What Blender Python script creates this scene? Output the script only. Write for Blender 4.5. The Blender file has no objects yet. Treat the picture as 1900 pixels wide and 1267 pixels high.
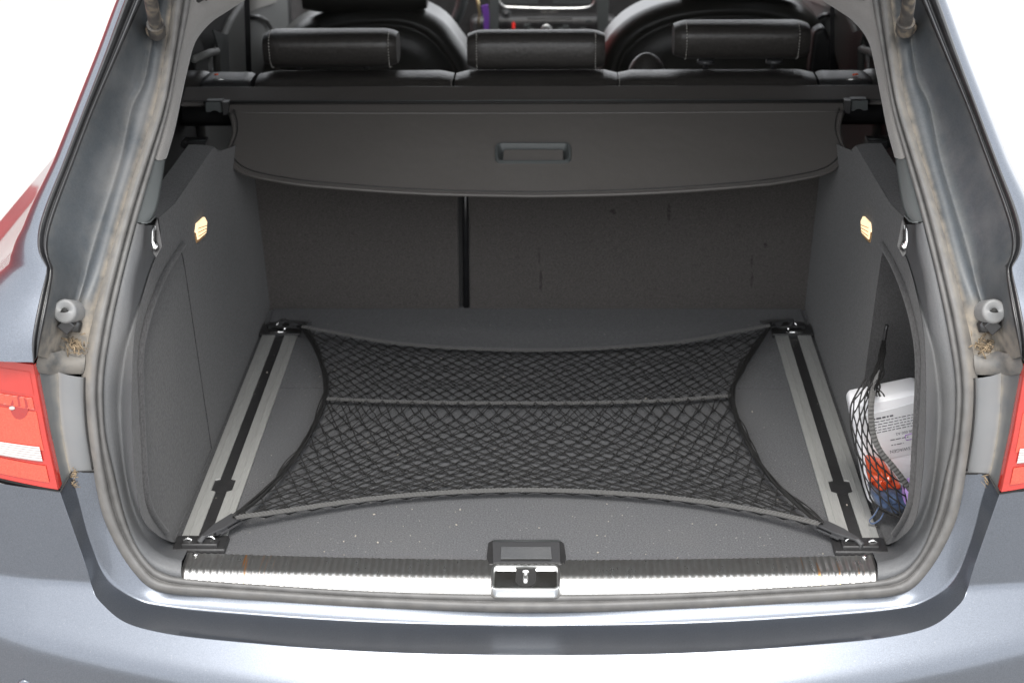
import bpy, bmesh, math, random
from mathutils import Vector, Matrix
random.seed(7)
sc = bpy.context.scene
V = Vector
# ------------------------------------------------------------------ camera
FPX = 3570.0
PIT, YAW, ROL = math.radians(21.242), math.radians(1.4975), math.radians(-0.511)
CAM = V((.0425, -2.3184, 1.2637))
_f = V((0, math.cos(PIT), -math.sin(PIT))); _u0 = V((0, math.sin(PIT), math.cos(PIT))); _r0 = V((1, 0, 0))
_r = _r0*math.cos(ROL) + _u0*math.sin(ROL); _u = _u0*math.cos(ROL) - _r0*math.sin(ROL)
_W = Matrix.Rotation(YAW, 3, 'Z')
CR, CU, CF = _W @ _r, _W @ _u, _W @ _f
cd = bpy.data.cameras.new('camera'); cam = bpy.data.objects.new('camera', cd); sc.collection.objects.link(cam)
m = Matrix.Identity(4)
for i, c in enumerate((CR, CU, -CF)):
    for j in range(3): m[j][i] = c[j]
m.translation = CAM
cam.matrix_world = m
cd.sensor_width = 36; cd.lens = FPX/1900*36; cd.clip_start = .05; cd.clip_end = 500
cd.dof.use_dof = True; cd.dof.focus_distance = 2.75; cd.dof.aperture_fstop = 7
sc.camera = cam
# ------------------------------------------------------------------ world, sun, exposure
SUN_EL, SUN_ROT = 58, 180
w = bpy.data.worlds.new('World'); sc.world = w; w.use_nodes = True
wn = w.node_tree; bg = wn.nodes['Background']
sky = wn.nodes.new('ShaderNodeTexSky'); sky.sky_type = 'NISHITA'; sky.sun_disc = False
sky.sun_elevation = math.radians(SUN_EL); sky.sun_rotation = math.radians(SUN_ROT)
sky.air_density = 1.0; sky.dust_density = 4.0; sky.ozone_density = 1.0
hs_ = wn.nodes.new('ShaderNodeHueSaturation'); hs_.inputs['Saturation'].default_value = .30
cl_ = wn.nodes.new('ShaderNodeMix'); cl_.data_type = 'RGBA'; cl_.inputs[0].default_value = .85; cl_.inputs[7].default_value = (6.6, 6.75, 7.0, 1)   # even cloud cover over the sky
wn.links.new(sky.outputs[0], hs_.inputs['Color']); wn.links.new(hs_.outputs[0], cl_.inputs[6]); wn.links.new(cl_.outputs[2], bg.inputs[0])
bg.inputs[1].default_value = .15
sl = bpy.data.lights.new('sun', 'SUN'); sl.energy = 1.2; sl.angle = math.radians(25); sl.color = (1, .97, .92)
so = bpy.data.objects.new('sun', sl); sc.collection.objects.link(so)
so.rotation_euler = (math.radians(90-SUN_EL), 0, math.radians(180-SUN_ROT))
sc.view_settings.view_transform = 'Standard'; sc.view_settings.look = 'None'
sc.view_settings.gamma = 1; sc.view_settings.exposure = 1.5
# ------------------------------------------------------------------ pixel -> point helpers (distance always from a surface)
def ray(px, py): return CR*((px-950)/FPX) + CU*((633.5-py)/FPX) + CF
def HZ(px, py, z=0.): d = ray(px, py); return CAM + d*((z-CAM.z)/d.z)
def HY(px, py, Y): d = ray(px, py); return CAM + d*((Y-CAM.y)/d.y)
def HX(px, py, X): d = ray(px, py); return CAM + d*((X-CAM.x)/d.x)
def HP(px, py, Y0, z0, k):            # plane z = z0 + k (Y-Y0)
    d = ray(px, py); t = (z0 + k*(CAM.y-Y0) - CAM.z)/(d.z - k*d.y); return CAM + d*t
def HW(px, py, off=0.):               # right-hand or left-hand load-bay wall
    s = 1 if px > 980 else -1; X = .525
    for _ in range(12): p = HX(px, py, s*X); X = .507 + .07*p.z + off
    return HX(px, py, s*X)
APT = [(-.3, 0), (0, 0), (.1, .005), (.2, .015), (.3, .035), (.38, .07), (.45, .14), (.55, .25), (.65, .36), (.75, .47), (1.2, .97)]
def lerp_t(T, z):
    for (a, b), (c, d) in zip(T, T[1:]):
        if z <= c: return b + (d-b)*(z-a)/(c-a)
    return T[-1][1]
def HS(px, py, off=0., k=.08):        # tailgate aperture surface
    Y = 0
    for _ in range(40):
        p = HY(px, py, Y); Y = .5*Y + .5*(lerp_t(APT, p.z) + k*p.x**2 + off)
    return HY(px, py, Y)
def sst(a, b, x):
    t = max(0, min(1, (x-a)/(b-a))); return t*t*(3-2*t)
def BUMP(X, z):                       # outer skin of bumper and tail
    ax = abs(X)
    y = -.052 + .10*ax**2 + .9*max(0, ax-.66)**2
    if z > .02: y += .10*(z-.02)
    # shoulder: integrate slope
    n = 24; zz = .02; s = 0
    if z < .02:
        dz = (zz-z)/n
        for i in range(n):
            zc = zz - dz*(i+.5)
            s += dz * .95*(sst(.02, .010, zc) - .95*sst(-.072+.105*ax*ax, -.118+.105*ax*ax, zc))
    return y - s
def HB(px, py, off=0.):
    Y = 0
    for _ in range(40):
        p = HY(px, py, Y); Y = .5*Y + .5*(BUMP(p.x, p.z) + off)
    return HY(px, py, Y)
# ------------------------------------------------------------------ curve helpers
def cr(pts, n):                        # catmull-rom, arc-length resampled
    P = [V(p) for p in pts]
    if len(P) == 2: return [P[0].lerp(P[1], i/(n-1)) for i in range(n)]
    Q = [P[0]*2-P[1]] + P + [P[-1]*2-P[-2]]; out = []
    for i in range(1, len(Q)-2):
        a, b, c, d = Q[i-1:i+3]
        t0 = 0; t1 = t0+max((b-a).length, 1e-9)**.5; t2 = t1+max((c-b).length, 1e-9)**.5; t3 = t2+max((d-c).length, 1e-9)**.5
        for k in range(16):
            t = t1+(t2-t1)*k/16
            A1 = a*((t1-t)/(t1-t0))+b*((t-t0)/(t1-t0)); A2 = b*((t2-t)/(t2-t1))+c*((t-t1)/(t2-t1)); A3 = c*((t3-t)/(t3-t2))+d*((t-t2)/(t3-t2))
            B1 = A1*((t2-t)/(t2-t0))+A2*((t-t0)/(t2-t0)); B2 = A2*((t3-t)/(t3-t1))+A3*((t-t1)/(t3-t1))
            out.append(B1*((t2-t)/(t2-t1))+B2*((t-t1)/(t2-t1)))
    out.append(P[-1].copy()); return resamp(out, n)
def half(pts, n):                      # outline that meets its mirror image smoothly on the centre line
    P = [V(p) for p in pts]; P[-1].x = 0; q = cr(P + [V((-P[-2].x, P[-2].y, P[-2].z))], 900)
    q = [p for p in q if p.x < -1e-4] + [P[-1]]
    return resamp(q, n)
def resamp(P, n):
    L = [0]
    for a, b in zip(P, P[1:]): L.append(L[-1]+(b-a).length)
    out = []; j = 0
    for i in range(n):
        s = L[-1]*i/(n-1)
        while j < len(P)-2 and L[j+1] < s: j += 1
        seg = L[j+1]-L[j]
        out.append(P[j].lerp(P[j+1], 0 if seg < 1e-12 else min(1, (s-L[j])/seg)))
    return out
def cut(lst, ya, yb):                  # part of a pixel outline between two rows
    def at(y):
        for (x0, y0), (x1, y1) in zip(lst, lst[1:]):
            if y0 <= y <= y1: return (x0+(x1-x0)*(y-y0)/(y1-y0), y)
    return [at(ya)] + [p for p in lst if ya+.5 < p[1] < yb-.5] + [at(yb)]
def mir(p): return V((-p.x, p.y, p.z))
def full(row): return row + [mir(p) for p in reversed(row[:-1])]
def snap0(row): row[-1].x = 0; return row
# ------------------------------------------------------------------ mesh helpers
col = sc.collection
def obj(name, verts, faces, mat, parent=None, smooth=True, attr=None, bevel=0, solid=0, sub=0, autos=None):
    me = bpy.data.meshes.new(name); me.from_pydata([tuple(v) for v in verts], [], faces); me.validate()
    if smooth:
        me.polygons.foreach_set('use_smooth', [True]*len(me.polygons))
    if attr is not None:
        a = me.attributes.new('dirt', 'FLOAT', 'POINT'); a.data.foreach_set('value', attr)
    if mat: me.materials.append(mat)
    o = bpy.data.objects.new(name, me); col.objects.link(o)
    if parent: o.parent = parent
    if solid: md = o.modifiers.new('s', 'SOLIDIFY'); md.thickness = solid; md.offset = -1
    if bevel: md = o.modifiers.new('b', 'BEVEL'); md.width = bevel; md.segments = 3; md.limit_method = 'ANGLE'
    if sub: md = o.modifiers.new('u', 'SUBSURF'); md.levels = md.render_levels = sub
    if smooth and (bevel or autos):
        try: me.set_sharp_from_angle(angle=math.radians(autos or 40))
        except Exception: pass
    return o
def loft(rows, closed=False, ring=False):
    n = len(rows[0]); Vs = [p for r in rows for p in r]; F = []
    R = len(rows)
    for i in range(R-1 + (1 if ring else 0)):
        i2 = (i+1) % R
        for j in range(n-1 + (1 if closed else 0)):
            j2 = (j+1) % n
            F.append((i*n+j, i*n+j2, i2*n+j2, i2*n+j))
    return Vs, F
def both(name, Vs, F, mat, parent, **k):  # the left piece and its mirror image
    a = obj(name, Vs, F, mat, parent, **k)
    b = obj(name, [mir(V(p)) for p in Vs], [tuple(reversed(f)) for f in F], mat, parent, **k)
    return a, b
class MB:
    def __init__(s): s.v = []; s.f = []
    def add(s, Vs, F):
        n = len(s.v); s.v += [V(p) for p in Vs]; s.f += [tuple(i+n for i in f) for f in F]; return s
    def box(s, c, h, rot=None):
        c = V(c); vs = []
        for z in (-1, 1):
            for y in (-1, 1):
                for x in (-1, 1):
                    p = V((x*h[0], y*h[1], z*h[2])); vs.append(c + (rot @ p if rot else p))
        return s.add(vs, [(0, 2, 3, 1), (4, 5, 7, 6), (0, 1, 5, 4), (2, 6, 7, 3), (0, 4, 6, 2), (1, 3, 7, 5)])
    def tube(s, pts, r, sides=8, cap=True, sq=1.0, up=None):
        pts = [V(p) for p in pts]; n = len(pts); rs = r if isinstance(r, (list, tuple)) else [r]*n
        vs = []; prev = None
        for i, p in enumerate(pts):
            t = (pts[min(i+1, n-1)]-pts[max(i-1, 0)])
            t = t.normalized() if t.length > 1e-9 else V((0, 0, 1))
            if up is not None: a = V(up)
            elif prev is None: a = V((0, 0, 1)) if abs(t.z) < .9 else V((1, 0, 0))
            else: a = prev
            a = (a - t*a.dot(t)); a = a.normalized() if a.length > 1e-6 else t.orthogonal().normalized()
            prev = a; b = t.cross(a)
            for k in range(sides):
                q = 2*math.pi*k/sides
                vs.append(p + a*(math.cos(q)*rs[i]*sq) + b*(math.sin(q)*rs[i]))
        F = [(i*sides+k, i*sides+(k+1) % sides, (i+1)*sides+(k+1) % sides, (i+1)*sides+k) for i in range(n-1) for k in range(sides)]
        if cap: F += [tuple(reversed(range(sides))), tuple((n-1)*sides+k for k in range(sides))]
        return s.add(vs, F)
    def prism(s, poly, vec):             # polygon (3-D points) extruded by vec
        n = len(poly); vec = V(vec); vs = [V(p) for p in poly] + [V(p)+vec for p in poly]
        return s.add(vs, [tuple(range(n)), tuple(reversed(range(n, 2*n)))] + [(i, n+i, n+(i+1) % n, (i+1) % n) for i in range(n)])
    def build(s, name, mat, parent=None, **k):
        bm = bmesh.new(); me = bpy.data.meshes.new('t'); me.from_pydata([tuple(p) for p in s.v], [], s.f); bm.from_mesh(me)
        bmesh.ops.recalc_face_normals(bm, faces=bm.faces[:]); bm.to_mesh(me); bm.free()
        vs = [v.co.copy() for v in me.vertices]; fs = [tuple(p.vertices) for p in me.polygons]; bpy.data.meshes.remove(me)
        return obj(name, vs, fs, mat, parent, **k)
    def mirror(s):
        o = MB(); o.v = [mir(p) for p in s.v]; o.f = [tuple(reversed(f)) for f in s.f]; return o
def fill(loops):                         # planar fill with holes -> verts, tris
    bm = bmesh.new(); es = []
    for lp in loops:
        vs = [bm.verts.new(p) for p in lp]
        for a, b in zip(vs, vs[1:]+vs[:1]): es.append(bm.edges.new((a, b)))
    bmesh.ops.triangle_fill(bm, use_beauty=True, use_dissolve=False, edges=es)
    bm.verts.index_update(); vs = [v.co.copy() for v in bm.verts]; fs = [tuple(v.index for v in f.verts) for f in bm.faces]
    bm.free(); return vs, fs
def rrect(cx, cy, hx, hy, r, n=5):       # rounded rectangle in 2-D
    out = []
    for sx, sy, a0 in ((1, 1, 0), (-1, 1, 90), (-1, -1, 180), (1, -1, 270)):
        for k in range(n+1):
            a = math.radians(a0+90*k/n); out.append((cx+sx*(hx-r)+r*math.cos(a), cy+sy*(hy-r)+r*math.sin(a)))
    return out
def empty(name, loc=(0, 0, 0)):
    o = bpy.data.objects.new(name, None); o.location = loc; col.objects.link(o); o.empty_display_size = .1; return o
def tag(o, label, cat=None, group=None, kind=None):
    if label: o['label'] = label
    if cat: o['category'] = cat
    if group: o['group'] = group
    if kind: o['kind'] = kind
    return o
# ------------------------------------------------------------------ materials
def mat(name, base, rough=.5, metal=0., coat=0., coat_rough=.05, var=0., vscale=60, bump=0., bscale=400, bdist=.001, detail=3,
        dirt=None, dirt_col=(.30, .25, .19), sheen=0., spec=.5, rvar=0., stretch=(1, 1, 1), emit=None, estr=0, trans=0, grime=0, gscale=14, gcol=(.2, .18, .15), vr=(.3, .7), spk=0, spk_s=200, spk_t=.7, spk_c=(.3, .29, .27)):
    M = bpy.data.materials.new(name); M.use_nodes = True; N = M.node_tree.nodes; L = M.node_tree.links; b = N['Principled BSDF']
    b.inputs['Roughness'].default_value = rough; b.inputs['Metallic'].default_value = metal
    b.inputs['Coat Weight'].default_value = coat; b.inputs['Coat Roughness'].default_value = coat_rough
    b.inputs['Sheen Weight'].default_value = sheen; b.inputs['Specular IOR Level'].default_value = spec
    b.inputs['Transmission Weight'].default_value = trans
    if emit: b.inputs['Emission Color'].default_value = (*emit, 1); b.inputs['Emission Strength'].default_value = estr
    tc = N.new('ShaderNodeTexCoord'); mp = N.new('ShaderNodeMapping'); L.new(tc.outputs['Object'], mp.inputs[0]); mp.inputs['Scale'].default_value = stretch
    def noise(sc_, dt=3):
        n = N.new('ShaderNodeTexNoise'); n.inputs['Scale'].default_value = sc_; n.inputs['Detail'].default_value = dt; L.new(mp.outputs[0], n.inputs[0]); return n
    def mrange(src, a, b_, c, d):
        r = N.new('ShaderNodeMapRange'); r.inputs[1].default_value = a; r.inputs[2].default_value = b_; r.inputs[3].default_value = c; r.inputs[4].default_value = d; L.new(src, r.inputs[0]); return r.outputs[0]
    def mix(fac, A, B):
        x = N.new('ShaderNodeMix'); x.data_type = 'RGBA'
        if hasattr(fac, 'links'): L.new(fac, x.inputs[0])
        else: x.inputs[0].default_value = fac
        for q, i in ((A, 6), (B, 7)):
            if hasattr(q, 'links'): L.new(q, x.inputs[i])
            else: x.inputs[i].default_value = (*q, 1)
        return x.outputs[2]
    c = base
    if var:
        n = noise(vscale, detail); c = mix(mrange(n.outputs[0], vr[0], vr[1], 0, 1), [q*(1-var) for q in base], [q*(1+var) for q in base])
    rsock = None
    if spk:
        n = noise(spk_s, 1); c = mix(mrange(n.outputs[0], spk_t, spk_t+.05, 0, spk), c, spk_c)
    if grime:
        g = noise(gscale, 6); gm = mrange(g.outputs[0], .48, .72, 0, grime); c = mix(gm, c, gcol)
        rsock = mrange(g.outputs[0], .48, .72, rough, min(1, rough+.25))
    if dirt:
        at = N.new('ShaderNodeAttribute'); at.attribute_name = 'dirt'; n = noise(dirt, 6)
        ml = N.new('ShaderNodeMath'); ml.operation = 'MULTIPLY'; L.new(at.outputs['Fac'], ml.inputs[0]); L.new(mrange(n.outputs[0], .25, .6, .25, 1.3), ml.inputs[1]); ml.use_clamp = True
        c = mix(ml.outputs[0], c, dirt_col)
        for nm, v in (('Metallic', metal), ('Coat Weight', coat)):
            if v: L.new(mrange(ml.outputs[0], 0, .8, v, 0), b.inputs[nm])
        rsock = mrange(ml.outputs[0], 0, 1, rough, .9)
    elif rvar:
        n = noise(vscale*.7, 5); rsock = mrange(n.outputs[0], .3, .7, rough-rvar, rough+rvar)
    if rsock is not None: L.new(rsock, b.inputs['Roughness'])
    if hasattr(c, 'links'): L.new(c, b.inputs['Base Color'])
    else: b.inputs['Base Color'].default_value = (*c, 1)
    if bump:
        n = noise(bscale, 2); bn = N.new('ShaderNodeBump'); bn.inputs['Strength'].default_value = bump; bn.inputs['Distance'].default_value = bdist
        L.new(n.outputs[0], bn.inputs['Height']); L.new(bn.outputs[0], b.inputs['Normal'])
    M['_c'] = 1
    return M
paint = mat('paint', (.104, .116, .138), .28, .75, coat=.8, coat_rough=.03, var=.10, vscale=700, vr=(.4, .6), spk=.18, spk_s=420, spk_t=.70, spk_c=(.3, .3, .3))
paintd = mat('paint_dusty', (.042, .050, .058), .5, .3, coat=.2, coat_rough=.3, var=.12, vscale=300, dirt=60, dirt_col=(.27, .235, .19), grime=.35, gscale=10, gcol=(.17, .17, .17))
lampplastic = mat('lamp_trim_plastic', (.075, .08, .084), .42, 0, dirt=60, dirt_col=(.26, .23, .185), bump=.15, bscale=1500)
flangeplastic = mat('flange_plastic', (.14, .145, .15), .38, 0, dirt=60, dirt_col=(.27, .24, .20), bump=.1, bscale=1500)
rubber = mat('seal_rubber', (.108, .106, .104), .55, 0, var=.18, vscale=40, dirt=50, dirt_col=(.25, .225, .19), bump=.2, bscale=900)
gasket = mat('black_gasket', (.012, .012, .013), .3, 0, coat=.3, var=.3, vscale=50)
grain = mat('grained_plastic', (.088, .09, .093), .5, 0, var=.05, vscale=300, bump=.7, bscale=700, bdist=.0008, grime=.25, gscale=8, gcol=(.17, .16, .15))
weave = mat('pillar_fabric', (.165, .158, .15), .85, 0, var=.14, vscale=900, bump=.5, bscale=900, sheen=.3)
smoothpl = mat('smooth_plastic', (.06, .066, .066), .42, 0, bump=.2, bscale=1200)
blackpl = mat('black_plastic', (.024, .0235, .024), .4, 0, bump=.2, bscale=900, var=.2)
hookpl = mat('hook_plastic', (.05, .05, .052), .38, 0, bump=.1, bscale=900)
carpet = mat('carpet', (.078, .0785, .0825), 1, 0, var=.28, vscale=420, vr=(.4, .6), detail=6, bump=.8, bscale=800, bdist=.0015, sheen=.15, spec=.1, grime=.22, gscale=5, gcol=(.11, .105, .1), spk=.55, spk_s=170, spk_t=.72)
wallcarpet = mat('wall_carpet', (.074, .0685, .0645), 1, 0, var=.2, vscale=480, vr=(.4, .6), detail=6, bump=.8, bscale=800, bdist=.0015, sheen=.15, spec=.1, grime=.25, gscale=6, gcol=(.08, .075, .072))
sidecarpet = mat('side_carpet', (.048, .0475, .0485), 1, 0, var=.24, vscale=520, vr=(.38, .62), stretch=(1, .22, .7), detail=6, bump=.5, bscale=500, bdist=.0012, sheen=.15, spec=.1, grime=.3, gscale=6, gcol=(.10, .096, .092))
leather = mat('black_leather', (.038, .035, .0325), .40, 0, bump=.5, bscale=130, bdist=.0016, var=.2, vscale=200)
leatherf = mat('front_leather', (.040, .040, .036), .34, 0, bump=.3, bscale=300, bdist=.0006)
coverm = mat('cover_vinyl', (.090, .0835, .078), .46, 0, bump=.45, bscale=16, bdist=.005, var=.08, vscale=500, grime=.2, gscale=4, gcol=(.07, .066, .063))
alu = mat('brushed_aluminium', (.36, .36, .345), .5, .25, var=.12, vscale=30, stretch=(40, 1.2, 1), rvar=.1, bump=.12, bscale=30)
chrome = mat('chrome', (.75, .75, .74), .12, 1, rvar=.05, vscale=60)
silver = mat('satin_chrome', (.86, .86, .84), .3, 1)
band = mat('elastic_band', (.072, .07, .067), .8, 0, var=.25, vscale=900, sheen=.2)
cord = mat('net_cord', (.014, .0135, .013), .75, 0, var=.3, vscale=900)
stitch = mat('stitching', (.45, .43, .4), .8)
doorgrey = mat('door_card', (.12, .122, .116), .6, 0, bump=.2, bscale=500)
headl = mat('headliner', (.30, .29, .27), .9, 0, var=.1, vscale=400)
redlens = mat('red_lens', (.36, .020, .014), .12, 0, coat=1, coat_rough=.02, var=.12, vscale=30)
orlens = mat('orange_lens', (.46, .052, .026), .22, 0, coat=1, coat_rough=.02, var=.2, vscale=500, bump=.25, bscale=380)
clearlens = mat('clear_lens', (.40, .37, .355), .15, .2, coat=1, coat_rough=.02, var=.08, vscale=90)
dark = mat('dark_cavity', (.014, .0135, .013), .8)
bottlem = mat('white_canister', (.82, .82, .84), .28, 0, var=.02, vscale=20)
labelm = mat('label_paper', (.62, .62, .63), .4)
ink = mat('label_ink', (.08, .08, .09), .5)
purplem = mat('purple_print', (.30, .10, .50), .4)
lilac = mat('lilac_cap', (.42, .26, .60), .35)
orangem = mat('orange_bag', (.75, .10, .03), .22, 0, coat=.3, bump=.6, bscale=60, bdist=.003)
bluem = mat('blue_cloth', (.045, .075, .15), .8, 0, var=.25, vscale=120, sheen=.4, bump=.6, bscale=600)
lamp_e = mat('lamp_glow', (.9, .75, .5), .3, emit=(1, .72, .42), estr=.42)
groundm = mat('pale_paving', (.34, .332, .318), .9, 0, var=.06, vscale=3, grime=.2, gscale=1.2, gcol=(.30, .293, .282))
litter = mat('dry_litter', (.20, .15, .095), .9, 0, var=.4, vscale=90)
crumbm = mat('crumbs', (.36, .33, .28), .8)

# ================================================================== the setting
g = MB().add([(-60, -60, -.64), (60, -60, -.64), (60, 120, -.64), (-60, 120, -.64)], [(0, 1, 2, 3)]).build('ground', groundm, smooth=False)
tag(g, None, kind='structure')
# ================================================================== the car
car = tag(empty('station_wagon', (0, 0, -.64)), 'dark blue-grey station wagon with its load bay open', 'car')
_obj = obj
def K(o): o.parent = car; o.matrix_parent_inverse = Matrix.Translation((0, 0, .64)); return o
def under(o, p):                        # o is a sub-part of p
    o.parent = p; o.matrix_parent_inverse = Matrix.Identity(4)
    if p.parent is car: pass
    return o
def cobj(name, Vs, F, mat_, **k): return K(obj(name, Vs, F, mat_, None, **k))
def cboth(name, Vs, F, mat_, **k):
    a, b = both(name, Vs, F, mat_, None, **k); K(a); K(b); return a, b
def cmb(mb, name, mat_, **k): return K(mb.build(name, mat_, None, **k))
def cmb2(mb, name, mat_, **k): return cmb(mb, name, mat_, **k), cmb(mb.mirror(), name, mat_, **k)
# ---- outlines traced from the photograph (left half, top to bottom centre)
SO = [(338, -220), (326, -60), (321, 0), (298, 159), (285, 215), (258, 298), (232, 380), (195, 513), (170, 614), (158, 696), (158, 745), (163, 800), (174, 880), (192, 960), (220, 1020), (247, 1060), (272, 1086), (300, 1098), (400, 1108), (500, 1115), (700, 1127), (977, 1136)]
SI = [(372, -220), (358, -60), (354, 0), (321, 159), (309, 215), (286, 298), (262, 380), (226, 513), (204, 614), (191, 696), (190, 745), (193, 800), (212, 880), (232, 960), (256, 1020), (284, 1053), (310, 1066), (328, 1071), (400, 1079), (500, 1086), (700, 1098), (977, 1103)]
FO = [(322, -220), (302, -60), (292, 0), (270, 159), (250, 199), (229, 298), (205, 380), (163, 513), (149, 560), (130, 620), (119, 650), (108, 690), (110, 745), (115, 795), (126, 855), (142, 911), (165, 995), (192, 1061), (215, 1088), (261, 1115), (300, 1124), (500, 1143), (700, 1155), (977, 1161)]
EE = [(300, -220), (258, -60), (232, 0), (195, 100), (157, 199), (118, 300), (82, 390), (72, 427), (71, 458), (78, 479), (88, 493), (85, 512), (73, 560), (60, 636), (63, 674), (75, 740), (88, 810), (110, 910), (135, 980), (158, 1045), (173, 1095), (196, 1126), (231, 1153), (300, 1173), (500, 1195), (700, 1208), (977, 1214)]
GI = [(325, -220), (285, -60), (262, 0), (219, 100), (176, 199), (137, 300), (103, 390), (91, 430), (88, 455), (91, 480), (98, 498), (95, 527), (86, 575), (76, 625), (70, 660)]
NP = 120
so_ = half([HS(*p) for p in SO], NP); si_ = half([HS(*p, off=.018) for p in SI], NP)
# ---- rubber seal all round the opening: bulb, groove and lip
def sealrows(a, b):
    prof = [(-.02, -.010), (0, .002), (.05, .0085), (.16, .0125), (.28, .0135), (.42, .0115), (.5, .007), (.545, .002), (.59, .005), (.68, .0085), (.8, .009), (.92, .0065), (1.0, .001), (1.04, -.006)]
    rows = [[] for _ in prof]; n = len(a)
    for i in range(n):
        t = a[min(i+1, n-1)]-a[max(i-1, 0)]; x = b[i]-a[i]; nn = t.cross(x).normalized()
        if nn.y > 0: nn = -nn
        for r, (q, h) in zip(rows, prof): r.append(a[i] + x*q + nn*h)
    return rows
rows = [full(r) for r in sealrows(so_, si_)]
Vs, F = loft(rows)
def dz(p):   # dust gathers low on the outer face and in the bump-stop corner
    return p
da = []
for ri, r in enumerate(rows):
    for p in r: da.append((.45 if ri < 3 else .10 if ri < 7 else .05) * (1.0 if p.z > .28 else .5))
cobj('rubber_seal', Vs, F, rubber, attr=da)
# ---- upper painted channel of the pillar, between seal and gasket
Y1 = 668
def row(lst, ya, yb, n, fn): return cr([fn(*p) for p in cut(lst, ya, yb)], n)
NU = 90
r0 = row(SO, -220, 690, NU, lambda x, y: HS(x, y, .006))
r1 = row(FO, -220, 690, NU, lambda x, y: HS(x, y, -.002))
g0 = row(GI, -220, 660, NU, lambda x, y: HS(x, y, -.08))
rr = [r0, [a.lerp(b, .12) + V((0, -.001, .001)) for a, b in zip(r0, r1)], [a.lerp(b, .34) + V((0, -.003, .002)) for a, b in zip(r0, r1)], [a.lerp(b, .9) + V((0, -.002, .001)) for a, b in zip(r0, r1)]]
for q, dp in ((.06, .010), (.14, .017), (.3, .02), (.5, .016), (.7, .010), (.86, .004), (1, 0)):
    rr.append([a.lerp(b, q) + V((0, dp, 0)) for a, b in zip(r1, g0)])
Vs, F = loft(rr)
dirts = [.8, .75, .12, .03, .10, .14, .08, .05, .04, .06, .15]
da = []
for ri, r in enumerate(rr):
    for p in r:
        d_ = dirts[ri]; low = sst(.40, .345, p.z)*(1-.55*min(1, ri/9))
        da.append(min(1, max(d_*(.75 if p.z < .66 else 1), low*.95)))
cboth('pillar_channel', Vs, F, paintd, attr=da)
# ---- black gasket in two lips
e0 = row(EE, -220, 672, NU, lambda x, y: HS(x, y, -.085))
rr = []
for q, h in ((-.06, .006), (0, -.004), (.16, -.006), (.3, -.0015), (.42, .004), (.52, -.001), (.66, -.006), (.85, -.007), (1.0, -.003), (1.04, .004)):
    rr.append([a.lerp(b, q) + V((0, h, 0)) for a, b in zip(g0, e0)])
Vs, F = loft(rr); cboth('channel_gasket', Vs, F, gasket)
# ---- quarter panel: from the gasket round the shoulder and forward along the flank
WT = [(-.5, .32), (.25, .30), (.33, .22), (.36, .16), (.40, .11), (.43, .075), (.455, .045), (.48, .030), (.55, .022), (.7, .019), (1.2, .019)]
rr = [[] for _ in range(19)]
for p in e0:
    wd = lerp_t(WT, p.z)
    for i in range(19):
        if i <= 12:
            th = math.pi/2*(i/12); q = V((p.x - wd*math.sin(th), p.y + (wd*.55+.012)*(1-math.cos(th)), p.z - .012*(1-math.cos(th))))
        else:
            k_ = (i-12)/6; q = V((p.x - wd - .03*k_, p.y + wd*.55+.012 + 1.9*k_, p.z - .012 + .10*k_*sst(.5, .8, p.z)))
        rr[i].append(q)
Vs, F = loft(rr); cboth('quarter_panel', Vs, F, paint)
# ---- tail lamp surround: dark plastic strip and lighter flange
NL = 40
f0 = row(FO, 690, 905, NL, lambda x, y: HS(x, y, -.012)); e1 = row(EE, 678, 912, NL, lambda x, y: HB(x, y, .004)); s1 = row(SO, 700, 874, NL, lambda x, y: HS(x, y, .004))
rr = [f0] + [[a.lerp(b, q)+V((0, .006*math.sin(math.pi*q), 0)) for a, b in zip(f0, e1)] for q in (.2, .5, .8, .97)] + [[b + V((-.001, .02, 0)) for b in e1]]
da = [max(0, .9*sst(.325, .31, 0) if 0 else 0) for r in rr for p in r]
da = [min(1, .08 + .9*sst(.30, .325, p.z) + (.55 if ri == 0 else .12 if ri == 1 else 0) + .5*sst(.19, .17, p.z)*(ri == 0)) for ri, r in enumerate(rr) for p in r]
Vs, F = loft(rr); cboth('lamp_surround', Vs, F, lampplastic, attr=da)
f0b = row(FO, 690, 874, NL, lambda x, y: HS(x, y, -.0125))
rr = [[a.lerp(b, q)+V((0, -.004*math.sin(math.pi*q), 0)) for a, b in zip(s1, f0b)] for q in (-.06, .1, .3, .6, .85, 1)]
da = [min(1, .06 + .9*sst(.305, .325, p.z) + (.35 if ri == 5 else 0)) for ri, r in enumerate(rr) for p in r]
Vs, F = loft(rr); cboth('flange_panel', Vs, F, flangeplastic, attr=da)
# ---- dusty sill that closes the channel above the lamp
a0 = [HS(x, y, o) for x, y, o in ((159, 655, .004), (128, 655, -.002), (119, 650, -.01), (95, 655, -.03), (72, 652, -.052))]
a1 = [HS(x, y, o) for x, y, o in ((158, 668, .0), (136, 668, -.006), (114, 667, -.016), (95, 668, -.034), (70, 664, -.054))]
a2 = [HS(x, y, o) for x, y, o in ((157, 680, -.002), (132, 680, -.010), (107, 679, -.018), (90, 682, -.036), (67, 677, -.056))]
a3 = [HS(x, y, o) for x, y, o in ((156, 694, .004), (132, 694, -.004), (106, 694, -.012), (88, 694, -.030), (66, 690, -.050))]
Vs, F = loft([cr(a, 14) for a in (a0, a1, a2, a3)]); cboth('channel_sill', Vs, F, paintd, attr=[.33]*len(Vs), sub=1)
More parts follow.
